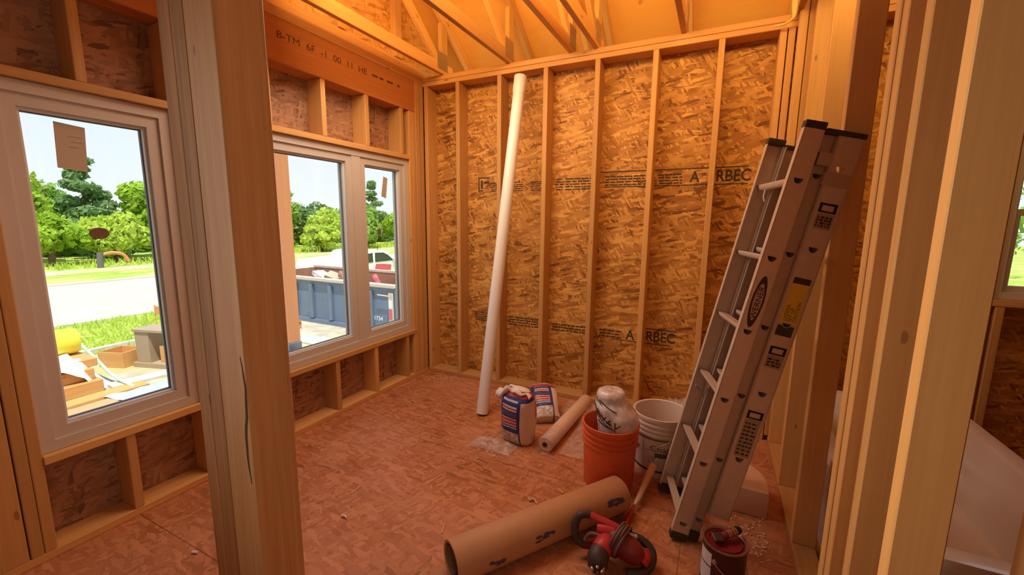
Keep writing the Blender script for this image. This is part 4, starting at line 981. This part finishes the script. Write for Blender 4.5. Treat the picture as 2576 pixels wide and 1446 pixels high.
# trees
def crown_mesh(rx, ry, rz, n, seed, size, m, cone=False):
    rnd = random.Random(seed); bm = bmesh.new(); lumps = []
    for k in range(26):
        if cone:
            t = rnd.random()**1.3; a = rnd.uniform(0, 6.28); r = (1-t)*0.72; lumps.append((Vector((math.cos(a)*r*rx, math.sin(a)*r*ry, (-0.9+1.85*t)*rz)), (0.20+0.30*(1-t))))
        else:
            d = Vector((rnd.gauss(0, 1), rnd.gauss(0, 1), rnd.gauss(0, 1))).normalized(); q = rnd.uniform(0.35, 0.78); lumps.append((Vector((d.x*rx*q, d.y*ry*q, d.z*rz*q)), rnd.uniform(0.26, 0.46)))
    for k in range(n):
        c, r = lumps[k % len(lumps)]; d = Vector((rnd.gauss(0, 1), rnd.gauss(0, 1), rnd.gauss(0.25, 1))).normalized()
        rr_ = r*rnd.uniform(0.72, 1.08); p = c+Vector((d.x*rx*rr_, d.y*ry*rr_, d.z*min(rx, rz)*rr_*(0.45 if cone else 0.9)))
        nn = (d+Vector((rnd.gauss(0, .5), rnd.gauss(0, .5), rnd.gauss(0, .5)))).normalized(); u, v = frame_of(nn); s = size*rnd.uniform(0.6, 1.3); a = rnd.uniform(0, 6.28)
        u2 = u*math.cos(a)+v*math.sin(a); v2 = v*math.cos(a)-u*math.sin(a)
        bm.faces.new([bm.verts.new(p+q_) for q_ in (u2*s, v2*s*0.6, -u2*s, -v2*s*0.6)])
    me = bpy.data.meshes.new('crown'); bm.to_mesh(me); bm.free(); me.materials.append(m); return me
CR = {}
def tree(lab, x, y, h, rx, kind, seed, cone=False):
    t = thing('conifer' if cone else 'tree', lab, 'tree', (x, y, G), (0, 0, 0), 'trees across the road')
    low = 0.02*h; rz = (h-low)/2
    me = crown_mesh(rx, rx, rz, 4200, seed, 0.19 if not cone else 0.17, LEAF[kind], cone)
    o = bpy.data.objects.new('crown', me); link(o, t); o.location = (0, 0, low+rz)
    bm = bmesh.new(); add_tube(bm, [(0, 0, 0), (0.05, 0.02, h*0.4), (0.0, 0.0, h*0.75)], [0.16, 0.11, 0.05], 8); obj('trunk', bm, BARK, t)
    return t
tree('bright leafy tree at the left edge of the left window', -31.0, 5.0, 6.0, 2.0, 0, 1)
tree('tall dark conifer rising between two leafy trees in the left window', -32.5, 8.8, 6.3, 2.1, 2, 2, True)
tree('bright leafy tree at the right edge of the left window', -30.5, 11.2, 5.4, 1.9, 0, 3)
tree('mid green tree under the paper label in the left window', -35.5, 7.4, 5.1, 2.3, 1, 4)
tree('low bright bushy tree in front of the conifer', -28.2, 8.3, 3.0, 1.5, 3, 5)
tree('low bushy tree at the lower left of the left window', -27.9, 5.6, 3.0, 1.3, 0, 6)
tree('low bushy tree at the lower right of the left window', -27.6, 11.1, 2.9, 1.4, 1, 7)
tree('tall mid green tree beside the orange porch post', -33.0, 21.6, 6.2, 2.1, 1, 8)
tree('low yellow-green tree in the middle of the double window', -29.0, 23.4, 3.6, 2.1, 3, 9)
tree('dark low tree behind the yellow-green one', -34.5, 26.4, 4.4, 2.3, 2, 10)
tree('yellow-green bush left of the white pickup', -25.9, 20.2, 2.2, 1.4, 3, 14)
tree('tall feathery dark tree in the right pane', -34.0, 34.2, 7.0, 2.2, 2, 11, True)
tree('mid green tree left in the right pane', -30.5, 29.0, 4.8, 1.9, 1, 12)
tree('bright low tree right in the right pane', -28.5, 32.2, 3.7, 1.7, 0, 13)
tree('low mid green tree behind the mullion of the double window', -26.5, 25.6, 3.4, 1.5, 1, 15)
tree('distant green tree past the right frame of the right pane', -31.0, 38.4, 4.6, 2.4, 1, 16)
rnd = random.Random(77); bm = bmesh.new()
for k in range(22000):
    y = rnd.uniform(0, 52); x = -36.5+rnd.gauss(0, 0.8); hgt = 3.0+0.5*math.sin(y*0.9)+0.4*math.sin(y*2.3); z = G+hgt*rnd.random()**0.8
    u, v = frame_of((rnd.gauss(0, 1)+1, rnd.gauss(0, 1), rnd.gauss(0, 1))); s_ = rnd.uniform(0.18, 0.42)
    bm.faces.new([bm.verts.new(Vector((x, y, z))+q_) for q_ in (u*s_, v*s_*0.6, -u*s_, -v*s_*0.6)])
tag(obj('undergrowth', bm, LEAF[1]), 'dense green undergrowth filling the gaps behind the trees', 'undergrowth', None, 'stuff')
tree('leafy tree seen past the sash of the far right window', 9.2, 26.0, 5.2, 2.6, 0, 17)
tree('second leafy tree right of the one in the far right window', 14.0, 27.0, 5.0, 2.6, 1, 18)

# blue dumpster
dm = thing('dumpster', 'open faded blue dumpster with ribbed side, full of scrap', 'dumpster', (-3.66, 3.64, G), (0, 0, 0))
LX, WY, HZ = 4.6, 1.75, 1.03
bm = bmesh.new(); add_box(bm, -LX, 0, 0, 0.05, 0.10, HZ); obj('side_panel', bm, BLUE, dm)
bm = bmesh.new(); add_box(bm, -LX, 0, WY-0.05, WY, 0.10, HZ+0.05); add_box(bm, -LX, -LX+0.05, 0.051, WY-0.051, 0.10, HZ+0.05); obj('side_panel', bm, RUST, dm)
bm = bmesh.new(); add_box(bm, -0.05, 0, 0.051, WY-0.051, 0.10, HZ); obj('end_door', bm, BLUE, dm)
bm = bmesh.new(); add_box(bm, -LX+0.05, -0.05, 0.05, WY-0.05, 0.10, 0.16); obj('floor_plate', bm, RUST, dm)
for x in (-4.5, -3.9, -3.2, -2.62, -1.98, -1.35, -0.72):
    bm = bmesh.new(); add_box(bm, x, x+0.10, -0.07, -0.001, 0.12, HZ-0.09); bevel_all(bm, 0.006); obj('rib', bm, BLUE, dm)
bm = bmesh.new(); add_box(bm, -LX-0.02, 0.02, -0.07, 0.06, HZ-0.002, HZ+0.075); bevel_all(bm, 0.01); obj('top_rail', bm, RIMW, dm)
bm = bmesh.new(); add_box(bm, -LX-0.02, 0.02, WY-0.06, WY+0.04, HZ+0.052, HZ+0.11); obj('top_rail', bm, RIMW, dm)
bm = bmesh.new(); add_box(bm, -LX, 0, -0.06, 0.05, 0.0, 0.098); obj('base_rail', bm, BLUE, dm)
bm = bmesh.new(); add_box(bm, -0.10, 0.012, -0.10, -0.072, 0.10, HZ-0.10); pst = obj('corner_post', bm, RIMW, dm)
bm = bmesh.new(); add_box(bm, -0.09, 0.0, -0.106, -0.101, 0.36, 0.58); obj('reflector', bm, REFLR, pst)
bm = bmesh.new(); add_box(bm, -0.09, 0.0, -0.106, -0.101, 0.60, 0.78); obj('reflector', bm, REFLW, pst)
text_obj('unit_number', '1734', 0.13, REFLW, dm, Matrix(((1, 0, 0, -0.56), (0, 0, -1, -0.072), (0, 1, 0, 0.30), (0, 0, 0, 1))), 0.004)
bm = bmesh.new(); add_tube(bm, [(-0.42, -0.09, HZ-0.16), (-0.02, -0.09, HZ-0.17)], 0.014, 8); obj('latch_bar', bm, RIMW, dm)
rnd = random.Random(31)
for k, (lab, col) in enumerate((('white crumpled sheet in the dumpster', WHITEBIT), ('tan board end sticking out of the dumpster', TAN), ('orange-red scrap panel lying in the dumpster', RUST), ('grey rubbish heap in the dumpster corner', CONC), ('pink foam scrap in the dumpster', REFLR))):
    bm = bmesh.new(); add_box(bm, -0.25, 0.25, -0.18, 0.18, -0.05, 0.05); bmesh.ops.subdivide_edges(bm, edges=list(bm.edges), cuts=3, use_grid_fill=True); crumple(bm, 0.16, 9, k+3)
    o = obj('scrap_heap' if k != 1 else 'scrap_board', bm, col, None, (-3.66-3.3+0.42*k, 3.64+0.95+0.05*k, G+0.98-0.03*k), (0.3*k, 0.4, 0.6*k)); tag(o, lab, 'scrap', 'rubbish in the dumpster')

# white pickup beyond the dumpster
tk = thing('pickup_truck', 'white pickup truck with a red door emblem, parked beyond the dumpster', 'truck', (-8.25, 5.72, G))
prof = [(0.0, 0.36), (0.0, 0.98), (1.46, 0.99), (1.50, 1.06), (1.62, 1.40), (1.82, 1.435), (2.55, 1.41), (2.72, 1.36), (3.28, 1.0), (4.35, 0.90), (4.46, 0.80), (4.5, 0.40), (4.2, 0.34), (0.2, 0.30)]
bm = bmesh.new(); add_prism(bm, [(-1.55, y, z) for y, z in prof], (1.55, 0, 0)); bevel_all(bm, 0.03, 2); obj('body', bm, WHITEPAINT, tk, None, None, 35)
bm = bmesh.new(); add_prism(bm, [(-1.50, y, z) for y, z in ((0.10, 0.985), (0.20, 1.20), (1.42, 1.245), (1.50, 1.18), (1.47, 0.985))], (1.45, 0, 0)); bevel_all(bm, 0.02, 2); obj('bed_cover', bm, WHITEPAINT, tk, None, None, 35)
for poly in (((1.74, 1.03), (1.78, 1.34), (1.98, 1.355), (2.0, 1.03)), ((2.10, 1.03), (2.10, 1.355), (2.50, 1.34), (2.72, 1.25), (3.02, 1.03))):
    bm = bmesh.new(); add_prism(bm, [(0.002, y, z) for y, z in poly], (0.012, 0, 0)); obj('side_window', bm, CARGLASS, tk)
bm = bmesh.new(); add_prism(bm, [(-1.45, 2.78, 1.345), (-1.45, 3.24, 1.05), (-1.45, 3.252, 1.068), (-1.45, 2.792, 1.363)], (1.35, 0, 0)); obj('windscreen', bm, CARGLASS, tk)
bm = bmesh.new(); add_prism(bm, [(0.003, 2.05+0.85*u, 0.68+0.28*v) for u, v in ((0, 0.1), (0.1, 1), (0.55, 0.9), (1.0, 0.7), (0.95, 0.0), (0.4, 0.15))], (0.010, 0, 0)); obj('door_emblem', bm, REDMARK, tk)
bm = bmesh.new(); add_box(bm, 0.016, 0.12, 2.95, 3.06, 1.02, 1.12); bevel_all(bm, 0.01); obj('mirror', bm, WHITEPAINT, tk)
bm = bmesh.new(); add_tube(bm, [(-0.2, 2.45, 1.43), (-0.2, 2.44, 1.60)], 0.012, 6); obj('antenna', bm, BLACK, tk)
for y in (0.85, 3.65):
    for x in (-0.22, -1.53):
        bm = bmesh.new(); add_lathe(bm, [(0, 0), (0.20, 0.0), (0.24, 0.02), (0.345, 0.02), (0.355, 0.05), (0.355, 0.18), (0.33, 0.21), (0.0, 0.21)], 26, Matrix.Translation((x, y, 0.355)) @ Matrix.Rotation(PI/2, 4, 'Y')); obj('wheel', bm, TYRE, tk, None, None, 40)

# lumber, crates and rolls on the lot
def crate(name, lab, x, y, rz, lx, ly, h, open_top=True):
    t = thing(name, lab, 'crate', (x, y, G), (0, 0, rz)); th = 0.02
    for a in ((0, lx, 0, th), (0, lx, ly-th, ly)): bm = bmesh.new(); add_box(bm, a[0], a[1], a[2], a[3], 0, h); obj('side_board', bm, CRATE, t)
    for a in ((0.0005, th), (lx-th, lx-0.0005)): bm = bmesh.new(); add_box(bm, a[0], a[1], th+.0005, ly-th-.0005, 0, h); obj('end_board', bm, CRATE, t)
    bm = bmesh.new(); add_box(bm, th+.001, lx-th-.001, th+.001, ly-th-.001, 0.0, 0.02); obj('bottom_board', bm, CRATE, t); return t
crate('wooden_crate', 'low orange plywood crate on the lot, left of the standing frame', -6.60, -0.22, 0.36, 0.46, 0.40, 0.26)
fx = thing('plywood_frame', 'tall open plywood box standing on end beside the low crate', 'crate', (-6.10, 0.10, G), (0, 0, 0.30))
bm = bmesh.new(); add_box(bm, 0, 0.34, 0, 0.30, 0.075, 0.60); add_box(bm, 0, 0, 0, 0, 0, 0) if False else None; bm.free()
for nm, b in (('side_board', (0, 0.26, 0.0, 0.30, 0.08, 0.60)), ('side_board', (0.86, 0.90, 0.0, 0.30, 0.08, 0.60)), ('top_board', (-0.03, 0.94, -0.02, 0.34, 0.602, 0.64)), ('bottom_board', (-0.05, 1.0, -0.04, 0.34, 0.0, 0.078))):
    bm = bmesh.new(); add_box(bm, *b); obj(nm, bm, plain('grey_plywood', (0.42, 0.31, 0.21), 0.7, 0, 0.1, 6), fx)
bm = bmesh.new(); add_box(bm, 0.40, 0.62, 0.05, 0.30, 0.08, 0.36); obj('inner_block', bm, CRATE, fx)
o = thing('yellow_block', 'yellow package inside the standing plywood box', 'package', (-5.52, 0.32, G+0.08), (0, 0, 0.3)); bm = bmesh.new(); add_box(bm, 0.02, 0.22, 0.0, 0.18, 0, 0.27); bevel_all(bm, 0.01); obj('wrapper', bm, YELROLL, o)
tag(obj('marker_flag', (lambda b: (add_tube(b, [(0, 0, 0), (0, 0, 0.62)], 0.01, 6), add_box(b, 0.0, 0.20, -0.012, 0.012, 0.42, 0.60), b)[2])(bmesh.new()), ORANGEBAR, None, (-8.3, 1.35, G)), 'small orange marker flag in the grass behind the plywood box', 'flag')
yr = thing('yellow_roll', 'bright yellow wrapped roll on the lumber pile', 'roll', (-6.06, -1.62, G+0.655), (0, 0, -0.06))
bm = bmesh.new(); add_lathe(bm, [(0, 0), (0.15, 0.0), (0.19, 0.03), (0.192, 0.95), (0.17, 1.0), (0.06, 1.03), (0, 1.03)], 30, Matrix.Rotation(-PI/2, 4, 'X')); obj('wrap', bm, YELROLL, yr, None, None, 50)
for k, (lab, x0, y0, z0, lx, ly, h, rz) in enumerate((('lowest plank layer of the lumber pile outside the left window', -6.25, -2.2, 0.0, 1.00, 1.55, 0.18, 0.02), ('middle plank layer of the lumber pile, under the white tarp', -6.30, -2.2, 0.181, 0.92, 1.52, 0.16, 0.0), ('top plank layer of the lumber pile, under the yellow roll', -6.32, -2.2, 0.342, 0.85, 1.60, 0.12, 0.0))):
    bm = bmesh.new(); add_box(bm, 0, lx, 0, ly, 0, h); bevel_all(bm, 0.01); tag(obj('lumber_stack', bm, LUM['y'], None, (x0, y0, G+z0), (0, 0, rz)), lab, 'lumber', 'lumber pile outside')
for k, (lab, x, y, rz, L, m_) in enumerate((('reddish board lying on the lot near the window sill', -4.55, -1.75, 0.12, 1.0, PORCH), ('yellowish board lying on the lot under the tarp corner', -5.02, -1.20, 0.05, 0.95, PALE['y']), ('short pale board across the lot before the crate', -5.35, -0.55, -0.10, 0.8, KERB))):
    bm = bmesh.new(); add_box(bm, -0.13, 0.13, 0, L, 0, 0.04); bevel_all(bm, 0.004); tag(obj('loose_board', bm, m_, None, (x, y, G), (0, 0, rz)), lab, 'board', 'loose boards on the lot')
bm = bmesh.new(); add_box(bm, -0.06, 0.06, 0, 1.9, 0, 0.09); tag(obj('loose_board', bm, KERB, None, (-7.55, -0.75, G), (0, 0, 0.10)), 'long grey board on the dirt edge behind the crates', 'board', 'loose boards on the lot')
# white tarp draped over the pile
def drape(name, lab, pts_x, pts_y, zf, m, cat, seed=1, n=18):
    bm = bmesh.new(); V = []
    for i in range(n+1):
        row = []
        for j in range(n+1):
            u, v = i/n, j/n; x = pts_x[0]+(pts_x[1]-pts_x[0])*u; y = pts_y[0]+(pts_y[1]-pts_y[0])*v
            row.append(bm.verts.new((x+0.03*math.sin(9*v+seed), y+0.03*math.sin(8*u+seed), zf(u, v)+0.012*math.sin(23*u+7*v)+0.01*math.sin(17*v+5*u))))
        V.append(row)
    for i in range(n):
        for j in range(n): bm.faces.new((V[i][j], V[i+1][j], V[i+1][j+1], V[i][j+1]))
    return tag(obj(name, bm, m, None, None, None, 180), lab, cat)
drape('white_tarp', 'white tarp hanging over the end of the lumber pile', (-5.95, -5.33), (-1.75, -0.52), lambda u, v: G+0.492-0.02*u-(0.44*max(0, (v-0.80)/0.20)**0.8)-0.9*max(0, u-0.72)*(0.35+0.65*math.sin(5.5*v)**2), TARPW, 'tarp', 2)
drape('blue_sheet', 'pale blue sheet lying on the ground below the left window', (-4.9, -3.6), (-0.75, 0.15), lambda u, v: G+0.03+0.10*math.sin(PI*u)*math.sin(PI*v), MEMB, 'sheet', 5)
bm = bmesh.new(); add_tube(bm, spl([(-6.3, -0.50, G+0.52), (-5.9, -0.48, G+0.34), (-5.5, -0.44, G+0.12), (-5.0, -0.40, G+0.03)]), 0.022, 8); tag(obj('green_strap', bm, GREENTWINE), 'pale green strap trailing from the tarp to the ground', 'strap')
# machine beyond the road
og = thing('orange_barrier', 'small orange boom and dark post beyond the road', 'barrier', (-25.1, 6.45, G))
bm = bmesh.new(); add_tube(bm, [(0, 0.0, 0), (0, 0.05, 0.75)], 0.13, 10); obj('post', bm, plain('dark_post', (0.16, 0.14, 0.13), 0.7), og)
bm = bmesh.new(); add_tube(bm, spl([(0.0, 0.05, 0.62), (0.0, 0.5, 0.72), (0.0, 0.95, 0.60), (0.0, 1.15, 0.22)]), 0.08, 8); obj('boom', bm, ORANGEBAR, og)
oc = thing('orange_tube', 'orange plastic pipe end lying at the base of the dumpster', 'pipe', (-5.95, 3.02, G+0.10)); bm = bmesh.new(); add_lathe(bm, [(0.06, 0), (0.10, 0), (0.10, 0.42), (0.06, 0.42)], 20, Matrix.Rotation(-1.2, 4, 'Z') @ Matrix.Rotation(PI/2, 4, 'X'), 0, True); obj('pipe_wall', bm, ORANGEBAR, oc, None, None, 40)
film_sheet('rubbish_film', 'pale green rubbish film on the lot before the dumpster', -5.3, -4.3, 2.3, 2.75, 0.12, 17, 18, G+0.004, GREENTWINE)
bm = bmesh.new(); add_box(bm, -0.15, 0.15, -0.10, 0.10, 0, 0.10); bmesh.ops.subdivide_edges(bm, edges=list(bm.edges), cuts=2, use_grid_fill=True); crumple(bm, 0.05, 12, 2); tag(obj('red_scrap', bm, REFLR, None, (-3.85, 1.75, G+0.01)), 'small red scrap on the dirt below the double window', 'scrap')
